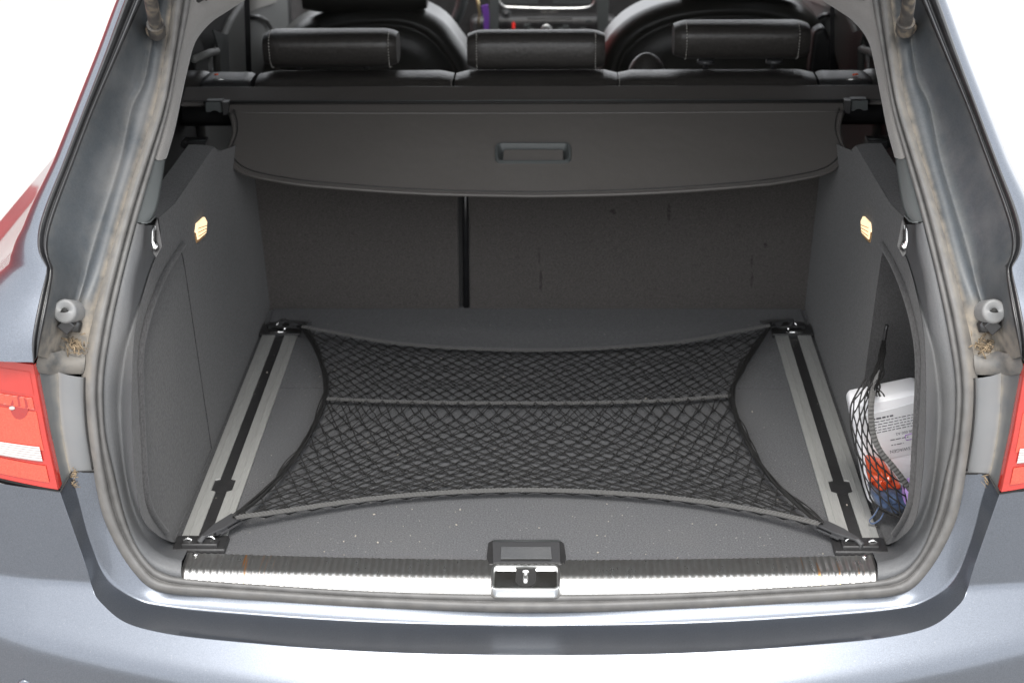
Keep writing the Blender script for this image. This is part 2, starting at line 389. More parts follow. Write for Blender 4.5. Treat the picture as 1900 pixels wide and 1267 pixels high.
# ---- bumper: inner flange, ledge, shoulder and face in one skin
NB = 130
sb = half([HS(x, y, -.001) for x, y in cut(SO, 876, 1136)], NB)
fb = half([HS(x, y, -.015) for x, y in cut(FO, 876, 1161)], NB)
eb = half([HB(x, y) for x, y in cut(EE, 912, 1214)], NB)
rr = [[a.lerp(b, q)+V((0, -.001*math.sin(math.pi*q), .001*math.sin(math.pi*q))) for a, b in zip(sb, fb)] for q in (0, .3, .6, .85, .97)]
rr += [[a.lerp(b, q)+V((0, .002*math.sin(math.pi*q), -.002*math.sin(math.pi*q))) for a, b in zip(fb, eb)] for q in (.03, .1, .3, .6, .85, .965, .99)]
NR = 64; 
tg = []
for i, p in enumerate(eb):
    # spread the far ends of the skin round side and bottom
    s = i/(NB-1); xk = lerp_t([(0, -1.0), (.22, -1.0), (.34, -.98), (.5, -.55), (1, 0)], s); zk = lerp_t([(0, .17), (.12, .06), (.2, -.02), (.34, -.34), (.5, -.36), (1, -.36)], s)
    tg.append((xk, zk))
for k in range(NR):
    t = (k/(NR-1))**1.5; r_ = []
    for p, (xk, zk) in zip(eb, tg):
        X = p.x+(xk-p.x)*t; z = p.z+(zk-p.z)*t; y = BUMP(X, z)
        r_.append(V((X, y, z)))
    r_[-1].x = 0; rr.append(r_)
rows = [full(r) for r in rr]; Vs, F = loft(rows)
bumper = cobj('bumper', Vs, F, paint)
for sx in (-1, 1):                       # parking sensors
    X = sx*.683; z = -.115; c = V((X, BUMP(X, z)-.001, z)); mb = MB().tube([c+V((0, .006, 0)), c, c-V((0, .0015, 0))], [.0105, .0105, .009], 20)
    K(mb.build('parking_sensor', paint, None))
# ---- tail lamps
def lampgrid(T, B, nu, nv, off):
    rows = []
    for i in range(nv):
        v = i/(nv-1); r = []
        for j in range(nu):
            u = j/(nu-1); xt, yt = T(u); xb, yb = B(u); r.append(HB(xt+(xb-xt)*v, yt+(yb-yt)*v, off))
        rows.append(r)
    return rows
def edge_in(v): return cut(EE, 674, 910)
EIN = cut(EE, 674, 910)
def lamp_rows(x_in, ya, yb, off, n=22, m=16, shift=0):
    rows = []
    for i in range(m):
        v = i/(m-1); yi = ya[0]+(yb[0]-ya[0])*v; yo = ya[1]+(yb[1]-ya[1])*v
        xi = cut(EE, yi-.6, yi+.6)[0][0] - x_in - 2
        r = []
        for j in range(n):
            u = j/(n-1); x = xi+(-330-xi)*u; y = yi+(yo-yi)*u**1.15 if 1 else 0
            if x < -60: p = HB(-60, y, off); q = HB(-62, y, off); e = -60-x; p = p + V(((q-p).x*e/2, 0, 0)); p.y = BUMP(p.x, p.z)+off
            else: p = HB(x, y, off)
            r.append(p)
        rows.append(r)
    return rows
rr = lamp_rows(0, (677, 590), (908, 800), -.005, m=24)
back = [[p+V((0, .025, 0)) for p in r] for r in rr]
Vs, F = loft(rr); n_ = len(rr[0])
rim = [[r[0] for r in rr], [r[0]+V((.0015, .004, 0)) for r in rr], [r[0]+V((.001, .03, 0)) for r in rr]]
v2, f2 = loft(rim); o_ = len(Vs); Vs += v2; F += [tuple(i+o_ for i in f) for f in f2]
for rw, s_ in ((rr[0], 1), (rr[-1], -1)):
    v2, f2 = loft([rw, [p+V((0, .004, .0015*s_)) for p in rw], [p+V((0, .03, .001*s_)) for p in rw]]); o_ = len(Vs); Vs += v2; F += [tuple(i+o_ for i in f) for f in f2]
la, lb = cboth('tail_lamp', Vs, F, redlens); 
for l_ in (la, lb): l_['label'] = 'red tail lamp with orange inset and white reversing strip'
def lampsub(name, x_in, ya, yb, off, mt, ribs=0, m=10):
    rr = lamp_rows(x_in, ya, yb, off, m=m, n=60 if ribs else 22)
    if ribs:
        for i, r in enumerate(rr):
            if 0 < i < len(rr)-1:
                for j, p in enumerate(r): p.y += (-.0004 if (i if ribs == 1 else j) % 2 else .0003)
    Vs, F = loft(rr)
    for o, p in zip(both(name, Vs, F, mt, None, smooth=not ribs), (la, lb)): under(o, p)
lampsub('lens_panel', 9, (690, 612), (733, 652), -.0057, redlens)
lampsub('indicator_lens', 13, (738, 660), (760, 668), -.0062, orlens, 2, 8)
lampsub('lens_panel', 10, (764, 690), (836, 742), -.0058, orlens)
lampsub('lens_panel', 13, (864, 770), (895, 796), -.0064, orlens)
lampsub('reversing_lamp', 17, (829, 760), (856, 778), -.0075, clearlens, 1, 13)
rr = lamp_rows(-6, (668, 582), (920, 808), .014, m=4); Vs, F = loft(rr); cboth('lamp_housing', Vs, F, dark)
for nm_, cx0, cy0, ra, rb, off_, mt_ in (('bulb_reflector', 36, 756, 17, 22, -.0062, mat('deep_red', (.26, .014, .012), .2, coat=1, coat_rough=.02)), ('bulb', 22, 757, 5.5, 3.2, -.0075, clearlens)):
    pol = [HB(cx0+ra*math.cos(a), cy0+rb*math.sin(a), off_) for a in [2*math.pi*k/20 for k in range(20)]]
    mb_ = MB().prism(pol, (0, .0006, 0))
    for q_, p_ in ((mb_, la), (mb_.mirror(), lb)): under(q_.build(nm_, mt_, None, smooth=False), p_)
# black gap line under and over lamp
for ya, yb in (((909.5, 801), (913, 803)), ((671.5, 586), (676, 589))):
    rr = lamp_rows(-2, ya, yb, -.001, m=3); Vs, F = loft(rr); cboth('panel_gap', Vs, F, dark)
# black seam in the flange beside the seal, and at the bumper joint
sg = [HS(x, y, -.002) for x, y in ((157, 700), (157, 745), (161, 800), (172, 870))]
cmb2(MB().tube(cr(sg, 24), .0014, 6), 'flange_seam', dark)
cmb2(MB().tube([HS(174, 875, -.002), HS(145, 875, -.010), HS(133, 876, -.016), HB(112, 912, -.002)], .0014, 6), 'flange_seam', dark)
# ---- inner trim of the opening, bottom to latch height
T1 = [(268, 418), (262, 470), (252, 513), (238, 614), (227, 696), (224, 745), (226, 800), (234, 880), (252, 960), (275, 1008), (302, 1030), (338, 1040)]
T2 = [(290, 418), (300, 456), (288, 479), (271, 527), (250, 617), (245, 696), (244, 745), (245, 800), (250, 880), (262, 955), (290, 990), (325, 1006), (350, 1015)]
NT = 70
s2 = row(SI, 414, 1072, NT, lambda x, y: HS(x, y, .016)); t1 = cr([HS(x, y, .035) for x, y in T1], NT)
t2 = []
for x, y in T2:
    p = HW(x, y, .002) if y < 1010 else HZ(x, y, .003); t2.append(p)
t2 = cr(t2, NT)
rr = [s2] + [[a.lerp(b, q)+V((0, -.006*math.sin(math.pi*q), .002)) for a, b in zip(s2, t1)] for q in (.1, .3, .55, .8, .95)]
rr += [[a.lerp(b, q) for a, b in zip(t1, t2)] for q in (.06, .2, .5, .8, 1)]
Vs, F = loft(rr); cboth('opening_trim', Vs, F, grain)
# corner of trim beside the sill plate
# ---- smooth trim piece above it and the woven pillar trim
s3 = row(SI, 296, 412, 24, lambda x, y: HS(x, y, .016)); t3 = cr([HS(x, y, .04) for x, y in ((307, 297), (302, 331), (291, 388), (279, 413))], 24)
rr = [s3] + [[a.lerp(b, q)+V((0, -.004*math.sin(math.pi*q), 0)) for a, b in zip(s3, t3)] for q in (.15, .5, .85, 1)] + [[b+V((-.03, .05, 0)) for b in t3]]
Vs, F = loft(rr); cboth('pillar_cap', Vs, F, smoothpl)
s4 = row(SI, -200, 294, 44, lambda x, y: HS(x, y, .016))
TI = [(640, -160), (520, -40), (456, 0), (417, 25), (393, 41), (362, 79), (346, 134), (334, 189), (321, 250), (308, 295)]
t4 = cr([HS(x, y, {(-160): .16, (-40): .14, 0: .13, 25: .115, 41: .10, 79: .075, 134: .055}.get(y, .045)) for x, y in TI], 44)
rr = [s4] + [[a.lerp(b, q)+V((0, -.010*math.sin(math.pi*q), 0)) for a, b in zip(s4, t4)] for q in (.06, .2, .4, .6, .8, .93, 1)] + [[b+V((-.004, .03, -.004)) for b in t4], [b+V((-.03, .12, 0)) for b in t4]]
Vs, F = loft(rr); cboth('pillar_trim', Vs, F, weave)
cmb2(MB().tube([HS(x, y, .045) for x, y in ((352, -30), (360, 2), (369, 6), (380, 1), (392, -30))], .004, 6).prism([HS(x, y, .030) for x, y in ((356, -30), (361, 0), (370, 5), (379, 0), (388, -30))], (0, -.004, 0)), 'belt_slot', dark)
# pale grey parting line
cmb2(MB().tube([HS(262, 414, .012), HS(272, 414, .018), HS(279, 412, .03), HS(288, 402, .05)], .0012, 6), 'trim_joint', smoothpl)
# ---- side release handles
lp = MB().prism([HS(x, y, .052) for x, y in ((291, 404), (300, 456), (288, 478), (282, 470), (282, 425))], (.002, -.003, 0))
cmb2(lp, 'release_plate', blackpl, bevel=.002)
hk = MB().tube([HS(x, y, .040) for x, y in ((286, 420), (284, 432), (284, 450), (286, 462))], [.002, .0032, .0032, .002], 8).tube([HS(286, 462, .040), HS(290, 458, .042), HS(291, 448, .044)], [.002, .0035, .001], 8)
cmb2(hk, 'release_handle', chrome)
# ---- load-bay walls
NEAR = [(334, 1012), (325, 1006), (290, 990), (262, 955), (250, 880), (245, 800), (244, 745), (245, 696), (250, 617), (271, 527), (288, 479), (300, 456), (294, 405)]
def wallpt(Y, z, off=0): return V((-(.507+.07*z+off), Y, z))
near = [wallpt(.15, -.004)] + [(lambda p: wallpt(p.y, p.z))(HW(x, y)) for x, y in NEAR[1:]]
nc = cr(near, 40)
outer = nc + [wallpt(.44, .412), wallpt(.60, .408), wallpt(.79, .404), wallpt(.83, .385), wallpt(.95, .36), wallpt(1.13, .33), wallpt(1.108, 0.)]
RIM = [(1636, 456), (1661, 501), (1681, 552), (1696, 607), (1704, 658), (1704.5, 700), (1703, 740), (1701, 782), (1698, 834), (1696, 874), (1690, 930)]
rimL = [wallpt(p.y, p.z) for p in (HW(x, y) for x, y in RIM)]
rim_c = cr(rimL + [wallpt(.10, .035), wallpt(.135, .004)], 40)
cor = [wallpt(.452, .004), wallpt(.452, .12), wallpt(.452, .25), wallpt(.45, .32), wallpt(.44, .343)]
hole = list(reversed(rim_c)) + list(reversed(cr(cor, 16)))
def hb2(p, d): return V((p.x-d, p.y if d < .05 else .455-(.455-p.y)*.68, p.z if d < .05 else p.z*.97))
for side, depth in ((-1, .0018), (1, .10)):
    mp_ = (lambda p: p) if side < 0 else mir
    o_in, h_in = outer, hole
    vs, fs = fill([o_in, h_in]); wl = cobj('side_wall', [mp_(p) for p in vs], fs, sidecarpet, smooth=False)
    tag(wl, 'carpeted wall with closed side panel' if side < 0 else 'carpeted wall with open side pocket')
    # rounded top shelf
    tp = [p for p in outer[39:43]]; rr = []
    for q in range(6):
        th = math.pi/2*q/5; rr.append([p + V((-.012*math.sin(th)-.0*q, 0, .006*math.sin(th)))+V((-.03*(q/5)**2, 0, -.002*q/5)) for p in cr(tp, 14)])
    Vs, F = loft(rr); under(obj('wall_shelf', [mp_(p) for p in Vs], F, sidecarpet), wl)
    Vs, F = loft([[p for p in hole], [p+V((-.0012, 0, 0)) for p in hole], [hb2(p, depth) for p in hole]], closed=True)
    under(obj('pocket_edge', [mp_(p) for p in Vs], F, sidecarpet, autos=50), wl)
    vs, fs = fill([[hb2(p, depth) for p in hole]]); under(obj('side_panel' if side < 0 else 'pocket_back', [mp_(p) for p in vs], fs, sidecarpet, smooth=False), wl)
    # raised rim round the pocket
    rr = []
    for q, hgt in ((0, 0), (.0, .004), (.3, .006), (.7, .006), (1, .003), (1.0, 0)):
        rr.append([a + V((hgt, -.013*q - .0, .011*q*sst(.2, .36, a.z))) for a in rim_c[:-3]])
    Vs, F = loft(rr); under(obj('pocket_rim', [mp_(p) for p in Vs], F, sidecarpet), wl)
    # load-bay lamp
    px = [(363, 415), (376, 403), (380.5, 412), (379, 432), (364, 445), (361, 430)]
    lq = [HW(x, y) for x, y in px]; lq = [wallpt(p.y, p.z, -.0035) for p in lq]
    lm = MB().prism(lq, (-.006, 0, 0)); lm = lm if side < 0 else lm.mirror(); lo = K(lm.build('load_bay_lamp', lamp_e, None, smooth=False))
    bq = [wallpt(p.y-.004, p.z-.004, -.002) for p in lq]; bs_ = MB().prism(bq, (-.006, 0, 0)); bs_ = bs_ if side < 0 else bs_.mirror()
    under(bs_.build('lamp_surround', bpy.data.materials.get('amber') or mat('amber', (.34, .20, .09), .4), None, smooth=False), lo)
    for kk in (.3, .55, .8):
        ra, rb = lq[0].lerp(lq[4], kk), lq[2].lerp(lq[3], kk*1.05 if kk < .9 else 1); rbm = MB().tube([ra+V((.0006, 0, 0)), rb+V((.0006, 0, 0))], .0006, 5); rbm = rbm if side < 0 else rbm.mirror()
        under(rbm.build('lens_rib', bpy.data.materials['amber'], None), lo)
# seam on the left panel
0 and cmb(MB().tube([wallpt(.45, z, -.0002) for z in (0.01, .1, .2, .3, .345)], .0006, 5), 'panel_seam', dark)
# ---- floor
def fl(px, py): return HZ(px, py, 0)
ys = [.085, 0]
floor = cmb(MB().prism([(x, .083+.08*x*x-.004, 0) for x in [i/10 for i in range(-5, 6)]] + [(.5, .71, 0), (-.5, .71, 0)], (0, 0, -.02)), 'load_floor', carpet, smooth=False)
floor2 = cmb(MB().box((0, .912, -.0105), (.5, .200, .01)), 'load_floor', carpet, smooth=False, bevel=.002)
cmb(MB().box((0, .6, -.03), (.66, .56, .005)), 'floor_pan', dark, smooth=False)
for s in (-1, 1): cmb(MB().box((s*.5575, .62, -.008), (.057, .52, .005)), 'floor_side', carpet, smooth=False)
# ---- rails: two aluminium strips, black slot cover, cut-out
for s in (-1, 1):
    rail = K(MB().box((s*.4675, .5505, -.002), (.0085, .4035, .0025)).box((s*.4675, .32, -.0005), (.0165, .022, .0022)).build('rail_slot', blackpl, None, smooth=False))
    for xa, xb in ((.435, .459), (.476, .500)):
        y0, y1 = .147, .954; inn = xb if xa < .45 else xa; o2 = xa if xa < .45 else xb; d = (1 if xa < .45 else -1)
        poly = [(o2, y0), (inn, y0), (inn, .297), (inn-d*.0075, .302), (inn-d*.0075, .339), (inn, .343), (inn, y1), (o2, y1)]
        P = [V((s*x, y, .0005)) for x, y in poly]
        st = MB().prism(P, (0, 0, .0032)); under(st.build('rail_strip', alu, None, bevel=.0008, smooth=False), rail)
        lx = (xa+xb)/2 - d*.002
        under(MB().box((s*lx, .55, .0042), (.0008, .40, .0005)).build('rail_ridge', alu, None, smooth=False), rail)
    # end caps with chrome lashing eyes
    for cy, hy_, nm in ((.978, .0255, 0), (.124, .022, 1)):
        cap = K(MB().box((s*.4675, cy, .003), (.0375, hy_, .004)).box((s*.4675, cy+(.012 if not nm else -.006), .008), (.026, hy_*.45, .004)).build('rail_cap', blackpl, None, bevel=.002))
        if nm: ring = [V((s*(.486+.007*math.cos(a)), cy-.002, .008+.006*math.sin(a))) for a in [math.pi*k/8 for k in range(-1, 10)]]
        else: ring = [V((s*x, y, z)) for x, y, z in ((.488, .955, .009), (.455, .955, .009))]
        mb = MB().tube(ring, .0019, 8)
        if nm: mb.tube([V((s*(.456+.009*math.cos(a)), cy+.000+.003*math.sin(a), .008+.007*math.sin(a))) for a in [math.pi*k/8 for k in range(-1, 10)]], .0018, 8)
        else:
            mb.tube([V((s*x, y, z)) for x, y, z in ((.486, .975, .010), (.462, .966, .013), (.458, .962, .011))], [.001, .003, .004], 8)
            mb.tube([V((s*x, y, z)) for x, y, z in ((.478, .985, .011), (.472, .997, .015), (.462, 1.004, .016))], [.0015, .003, .002], 8)
        under(mb.build('lashing_eye', chrome, None), cap)
# ---- rear backrest, two carpeted panels and the slot between them
def bk(x, z, off=0): return V((x, 1.104+.14*z+off, z))
splitx = HP(862, 450, 1.104, 0, 1/.14).x
for x0, x1 in ((-.535, splitx-.012), (splitx+.008, .535)):
    P = [bk(x0, -.01), bk(x1, -.01), bk(x1, .41), bk(x0, .41)]
    o = K(MB().prism(P, (0, .02, 0)).build('backrest_panel', wallcarpet, None, bevel=.004, smooth=False))
    bp = o
    if x0 > -.3:
        for px, py, w_, h_ in ((1003, 520, .0035, .022), (1000, 475, .002, .018), (1241, 395, .003, .018), (1395, 520, .0028, .016), (1395, 485, .002, .012), (1138, 392, .006, .006), (1420, 455, .004, .006)):
            c = HP(px, py, 1.104, 0, 1/.14); rnd = [(w_*math.cos(a)*random.uniform(.6, 1.3), h_*math.sin(a)*random.uniform(.7, 1.2)) for a in [2*math.pi*k/10 for k in range(10)]]
            under(MB().prism([bk(c.x+a, c.z+b, -.0006) for a, b in rnd], (0, .0004, 0)).build('stain', stainm := bpy.data.materials.get('stain') or mat('stain', (.055, .05, .048), 1, var=.45, vscale=200, spec=.1), None, smooth=False), bp)
cmb(MB().prism([bk(splitx-.03, 0, .014), bk(splitx+.03, 0, .014), bk(splitx+.03, .41, .014), bk(splitx-.03, .41, .014)], (0, .01, 0)), 'backrest_slot', dark, smooth=False)
cmb(MB().tube([bk(splitx+.002, .0, .006), bk(splitx+.002, .41, .006)], .006, 12), 'backrest_bar', gasket)
# ---- dark inner body panels that close the voids
for s in (-1, 1):
    cmb(MB().box((s*.675, 1.45, .10), (.004, 1.32, .36)), 'inner_panel', dark, smooth=False)
cmb(MB().box((0, .62, -.045), (.68, .58, .004)).box((0, 2.2, -.2), (.8, 1.0, .01)), 'under_floor', dark, smooth=False)
# ---- sill plate with cross ribs
xl, xr = -.483, .483; NX = 101*6; rr = [[] for _ in range(10)]
prof = [(.083, .0015), (.072, .0022), (.060, .0024), (.048, .0024), (.038, .0022), (.033, .0010), (.029, -.0028), (.024, -.0078), (.019, -.0130), (.017, -.017)]
for i in range(NX+1):
    x = xl+(xr-xl)*i/NX; ph = i % 6; h = (0, 0, .0003, .0009, .0009, .0003)[ph]
    for r, (y, z) in zip(rr, prof):
        f_ = 1 if z > 0 else .35
        r.append(V((x, y+.08*x*x - (h*.6*f_ if z < .001 else 0), z + h*f_)))
Vs, F = loft(rr)
plm = bpy.data.materials.new('ribbed_plate'); plm.use_nodes = True
N = plm.node_tree.nodes; L = plm.node_tree.links; b = N['Principled BSDF']; b.inputs['Metallic'].default_value = .92
tc = N.new('ShaderNodeTexCoord'); n1 = N.new('ShaderNodeTexNoise'); mp1 = N.new('ShaderNodeMapping'); mp1.inputs['Scale'].default_value = (90, 30, 30)
L.new(tc.outputs['Object'], mp1.inputs[0]); L.new(mp1.outputs[0], n1.inputs[0]); n1.inputs['Scale'].default_value = 1; n1.inputs['Detail'].default_value = 5
rp = N.new('ShaderNodeValToRGB'); rp.color_ramp.elements[0].position = .35; rp.color_ramp.elements[0].color = (.36, .35, .34, 1); rp.color_ramp.elements[1].position = .6; rp.color_ramp.elements[1].color = (.44, .44, .43, 1)
L.new(n1.outputs[0], rp.inputs[0])
sx = N.new('ShaderNodeSeparateXYZ'); L.new(tc.outputs['Object'], sx.inputs[0])
ab = N.new('ShaderNodeMath'); ab.operation = 'ABSOLUTE'; L.new(sx.outputs[0], ab.inputs[0])
mr = N.new('ShaderNodeMapRange'); mr.inputs[1].default_value = .34; mr.inputs[2].default_value = .40; L.new(ab.outputs[0], mr.inputs[0])
n2 = N.new('ShaderNodeTexNoise'); n2.inputs['Scale'].default_value = 1; mp2 = N.new('ShaderNodeMapping'); mp2.inputs['Scale'].default_value = (230, 8, 8); L.new(tc.outputs['Object'], mp2.inputs[0]); L.new(mp2.outputs[0], n2.inputs[0])
m2 = N.new('ShaderNodeMapRange'); m2.inputs[1].default_value = .62; m2.inputs[2].default_value = .70; L.new(n2.outputs[0], m2.inputs[0])
ml = N.new('ShaderNodeMath'); ml.operation = 'MULTIPLY'; L.new(mr.outputs[0], ml.inputs[0]); L.new(m2.outputs[0], ml.inputs[1])
mx = N.new('ShaderNodeMix'); mx.data_type = 'RGBA'; L.new(ml.outputs[0], mx.inputs[0]); L.new(rp.outputs[0], mx.inputs[6]); mx.inputs[7].default_value = (.75, .36, .14, 1); L.new(mx.outputs[2], b.inputs['Base Color'])
m3 = N.new('ShaderNodeMapRange'); m3.inputs[1].default_value = .3; m3.inputs[2].default_value = .7; m3.inputs[3].default_value = .36; m3.inputs[4].default_value = .26; L.new(n1.outputs[0], m3.inputs[0]); L.new(m3.outputs[0], b.inputs['Roughness'])
sill = cobj('sill_plate', Vs, F, plm, autos=35)
for sx_ in (-1, 1): under(MB().tube([V((sx_*.470, .092, .003)), V((sx_*.470, .092, .0055)), V((sx_*.470, .092, .006))], [.0045, .004, .002], 12).build('screw', chrome, None), sill)
# painted strip below the sill plate, behind the seal
# ---- latch: chrome bezel, plate, striker
def sp(x, t): # point on the sill profile, t = distance down from the inner edge
    pts = prof; L_ = 0
    for (ya, za), (yb, zb) in zip(pts, pts[1:]):
        d = math.hypot(yb-ya, zb-za)
        if L_+d >= t or (yb, zb) == pts[-1]:
            q = (t-L_)/d; return V((x, ya+(yb-ya)*q, za+(zb-za)*q))
        L_ += d
cx_ = -.003
P0 = HP(975, 1050, .078, .012, .19); P1 = HP(975, 1096, .078, .012, .19)
def lt(x, v, h=0): # latch local: x across, v 0..1 from inner to outer edge
    p = P0.lerp(P1, v); return V((cx_+x, p.y + h*-.2, p.z + h))
rr_o = rrect(0, .5, .047, .5, .01, 4); 
def rloop(hx, v0, v1, r, h):
    out = []
    hv = (v1-v0)/2; ls = (P1-P0).length
    for a, b_ in rrect(0, 0, hx, hv*ls, r, 5): out.append(lt(a, (v0+v1)/2 + b_/ls, h))
    return out
loops = [rloop(.0475, 0, 1, .008, -.012), rloop(.0475, 0, 1, .008, .002), rloop(.0465, .015, .985, .007, .0035), rloop(.0440, .06, .94, .006, .0035), rloop(.0430, .08, .92, .005, .001), rloop(.0428, .085, .915, .005, -.003)]
Vs, F = loft(loops, closed=True); latch = cobj('latch_bezel', Vs, F, silver, autos=60)
uh = [(-.014, .09), (-.014, .5)] + [(-.014*math.cos(a), .55+.28*math.sin(a)) for a in [math.pi*k/10 for k in range(0, 11)]] + [(.014, .5), (.014, .09)]
uho = [lt(a, b_, -.001) for a, b_ in uh]
plate = rloop(.0429, .083, .917, .005, -.001)
n_ = len(plate); under(obj('latch_plate', plate, [tuple(range(n_))], chrome, smooth=False), latch)
under(MB().prism([lt(a, b_, -.0008) for a, b_ in uh], (0, -.0002, .0010)).build('latch_mouth_shade', dark, None, smooth=False), latch)  # shaded mouth given as a dark raised piece; the plate has no opening
under(MB().tube([lt(0, .30, .0012), lt(0, .60, .0014), lt(0, .70, -.001)], [.0030, .0036, .003], 12).tube([lt(0, .28, .002), lt(0, .33, .002)], [.0048, .0048], 12).build('striker', silver, None), latch)
# ---- floor handle
def fz(px, py, z=.003): return HZ(px, py, z)
a_ = [fz(x, y) for x, y in ((905, 1046), (903, 1030), (906, 1006), (916, 1000), (1036, 1000), (1046, 1006), (1050, 1030), (1049, 1046))]
fh = K(MB().prism(a_, (0, 0, -.004)).build('floor_handle', blackpl, None, bevel=.0015, smooth=False))
under(MB().prism([fz(x, y, .0034) for x, y in ((915, 1045), (914, 1006), (1038, 1006), (1040, 1045))], (0, 0, .0012)).build('handle_flap', hookpl, None, smooth=False, bevel=.0005), fh)
under(MB().prism([fz(x, y, .0048) for x, y in ((929, 1037), (930, 1015), (1022, 1015), (1024, 1037))], (0, 0, .0010)).build('handle_insert', grain, None, smooth=False, bevel=.0005), fh)
under(MB().prism([fz(x, y, .0047) for x, y in ((930, 1040), (929, 1037.5), (1024, 1037.5), (1022, 1040))], (0, 0, .0008)).build('handle_lip', dark, None, smooth=False), fh)
under(MB().tube([fz(915, 1003, .004), fz(1040, 1003, .004)], .0008, 6).build('handle_edge', smoothpl, None), fh)
# ---- bump stops in the channel
for s in (-1, 1):
    c = HS(126, 578, -.028); ax = V((-.05, -.92, .38)).normalized()
    mb = MB().tube([c+ax*-.03, c+ax*.012, c+ax*.0145, c+ax*.015, c+ax*.015], [.0165, .0162, .0145, .012, .0055], 24, cap=False)
    
    mb2 = MB().tube([HS(122, 606, -.03)+V((0, .02, 0)), HS(122, 606, -.035)], .0125, 4).tube([HS(133, 592, -.012), HS(138, 602, -.008), HS(137, 616, -.008)], [.009, .012, .009], 10)
    mb2.tube([HS(140, 566, -.02), HS(145, 574, -.016), HS(147, 590, -.01)], [.004, .006, .004], 8)
    if s > 0: mb, mb2 = mb.mirror(), mb2.mirror()
    bs = K(mb.build('bump_stop', flangeplastic, None, attr=[.12]*len(mb.v), autos=50)); hol = MB().tube([c+ax*.0148, c+ax*.0153], [.0045, .0045], 14); hol = hol if s < 0 else hol.mirror(); under(hol.build('bump_stop_hole_shade', dark, None), bs); under(mb2.build('bump_stop_bracket', gasket, None, bevel=.002), bs)  # small dark disc stands in for the shade inside the stop's hole
# ---- tailgate struts
for s in (-1, 1):
    a = HS(291, 58, -.035); bdir = (HY(274, -30, .30) - a)
    mb = MB().tube([a - bdir*.05, a + bdir*.15], [.013, .013], 14).tube([a+bdir*.1, a+bdir*.95, a+bdir*4.6], [.0095, .0095, .0095], 14)
    jt = MB().tube([a+V((-.016, .01, 0)), a+V((.010, -.004, 0))], [.014, .012], 14).tube([a+V((-.02, .03, -.004)), a+V((0, 0, 0))], [.010, .010], 10)
    if s > 0: mb, jt = mb.mirror(), jt.mirror()
    st = K(mb.build('gas_strut', strutm := bpy.data.materials.get('strut') or mat('strut', (.055, .05, .046), .6, var=.3, vscale=60, grime=.7, gscale=60, gcol=(.2, .16, .11)), None, autos=50))
    under(jt.build('strut_joint', bpy.data.materials.get('joint') or mat('joint', (.16, .13, .10), .7, var=.5, vscale=90, bump=.6, bscale=200, bdist=.002), None, sub=1), st)
# ---- roof and open tailgate (above the frame; they shade the load bay)
def strip(pr, hw, n=9): # profile (Y,z) swept across X with crown
    rr = []
    for i in range(n):
        x = -hw+2*hw*i/(n-1); c = 1-(x/hw)**2; rr.append([V((x, y, z+.03*c)) for y, z in pr])
    return loft(rr)
Vs, F = strip([(.64, .83), (.8, .85), (1.4, .86), (2.0, .84), (2.4, .79)], .57); cobj('roof', Vs, F, paint, solid=.004)
Vs, F = strip([(.66, .80), (.8, .815), (1.4, .825), (2.0, .805), (2.4, .76)], .555); cobj('headliner', Vs, F, headl)
tp = [(.64, .84), (.40, 1.00), (.18, 1.135), (.02, 1.23), (-.12, 1.285), (-.30, 1.33)]
rr = []
for i in range(11):
    x = -.58+1.16*i/10; c = 1-(x/.58)**2; rr.append([V((x, y-.02*c, z+.025*c)) for y, z in tp])
Vs, F = loft(rr); tgate = cobj('tailgate', Vs, F, paint, solid=.01)
Vs, F = loft([[p+V((0, -.006, -.02)) for p in r[:]] for r in rr]); under(obj('tailgate_lining', Vs, F, flangeplastic), tgate)
# ---- rear bench top, head rests
def sweepx(name, poly, x0, x1, mt, crown=0., endr=.012, n=14, parent=None, bulge=0, endk=.10):
    cy = sum(p[0] for p in poly)/len(poly); cz = sum(p[1] for p in poly)/len(poly); rr = []
    for i in range(n+1):
        u = i/n; x = x0+(x1-x0)*u; e = min(x-x0, x1-x)
        k = 1 - (max(0, 1-e/endr)**2)*(endk) ; k += crown*math.sin(math.pi*u)
        rr.append([V((x, cy+(y-cy)*k, cz+(z-cz)*k)) for y, z in poly])
    Vs, F = loft(rr, closed=True); m_ = len(poly); o_ = len(Vs)
    F += [tuple(range(m_)), tuple(reversed(range(n*m_, (n+1)*m_)))]
    o = obj(name, Vs, F, mt, None, autos=60)
    return under(o, parent) if parent else K(o)
def blob(cy, cz, hy, hz, p=3.2, n=28, skew=0):
    out = []
    for k in range(n):
        a = 2*math.pi*k/n; c, s = math.cos(a), math.sin(a)
        y = hy*math.copysign(abs(c)**(2/p), c); z = hz*math.copysign(abs(s)**(2/p), s); out.append((cy+y+skew*z, cz+z))
    return out
bench = blob(1.225, .376, .062, .049, 3.5)
xa = HY(470, 150, 1.17).x; xb = HY(840, 150, 1.17).x; xc = HY(1148, 150, 1.17).x; xd = HY(1518, 150, 1.17).x
rs = sweepx('rear_seat', bench, xa, xb-.001, leather, endr=.01)
sweepx('seat_segment', bench, xb+.003, xc-.001, leather, endr=.008, parent=rs); sweepx('seat_segment', bench, xc+.0005, xd, leather, endr=.004, parent=rs)
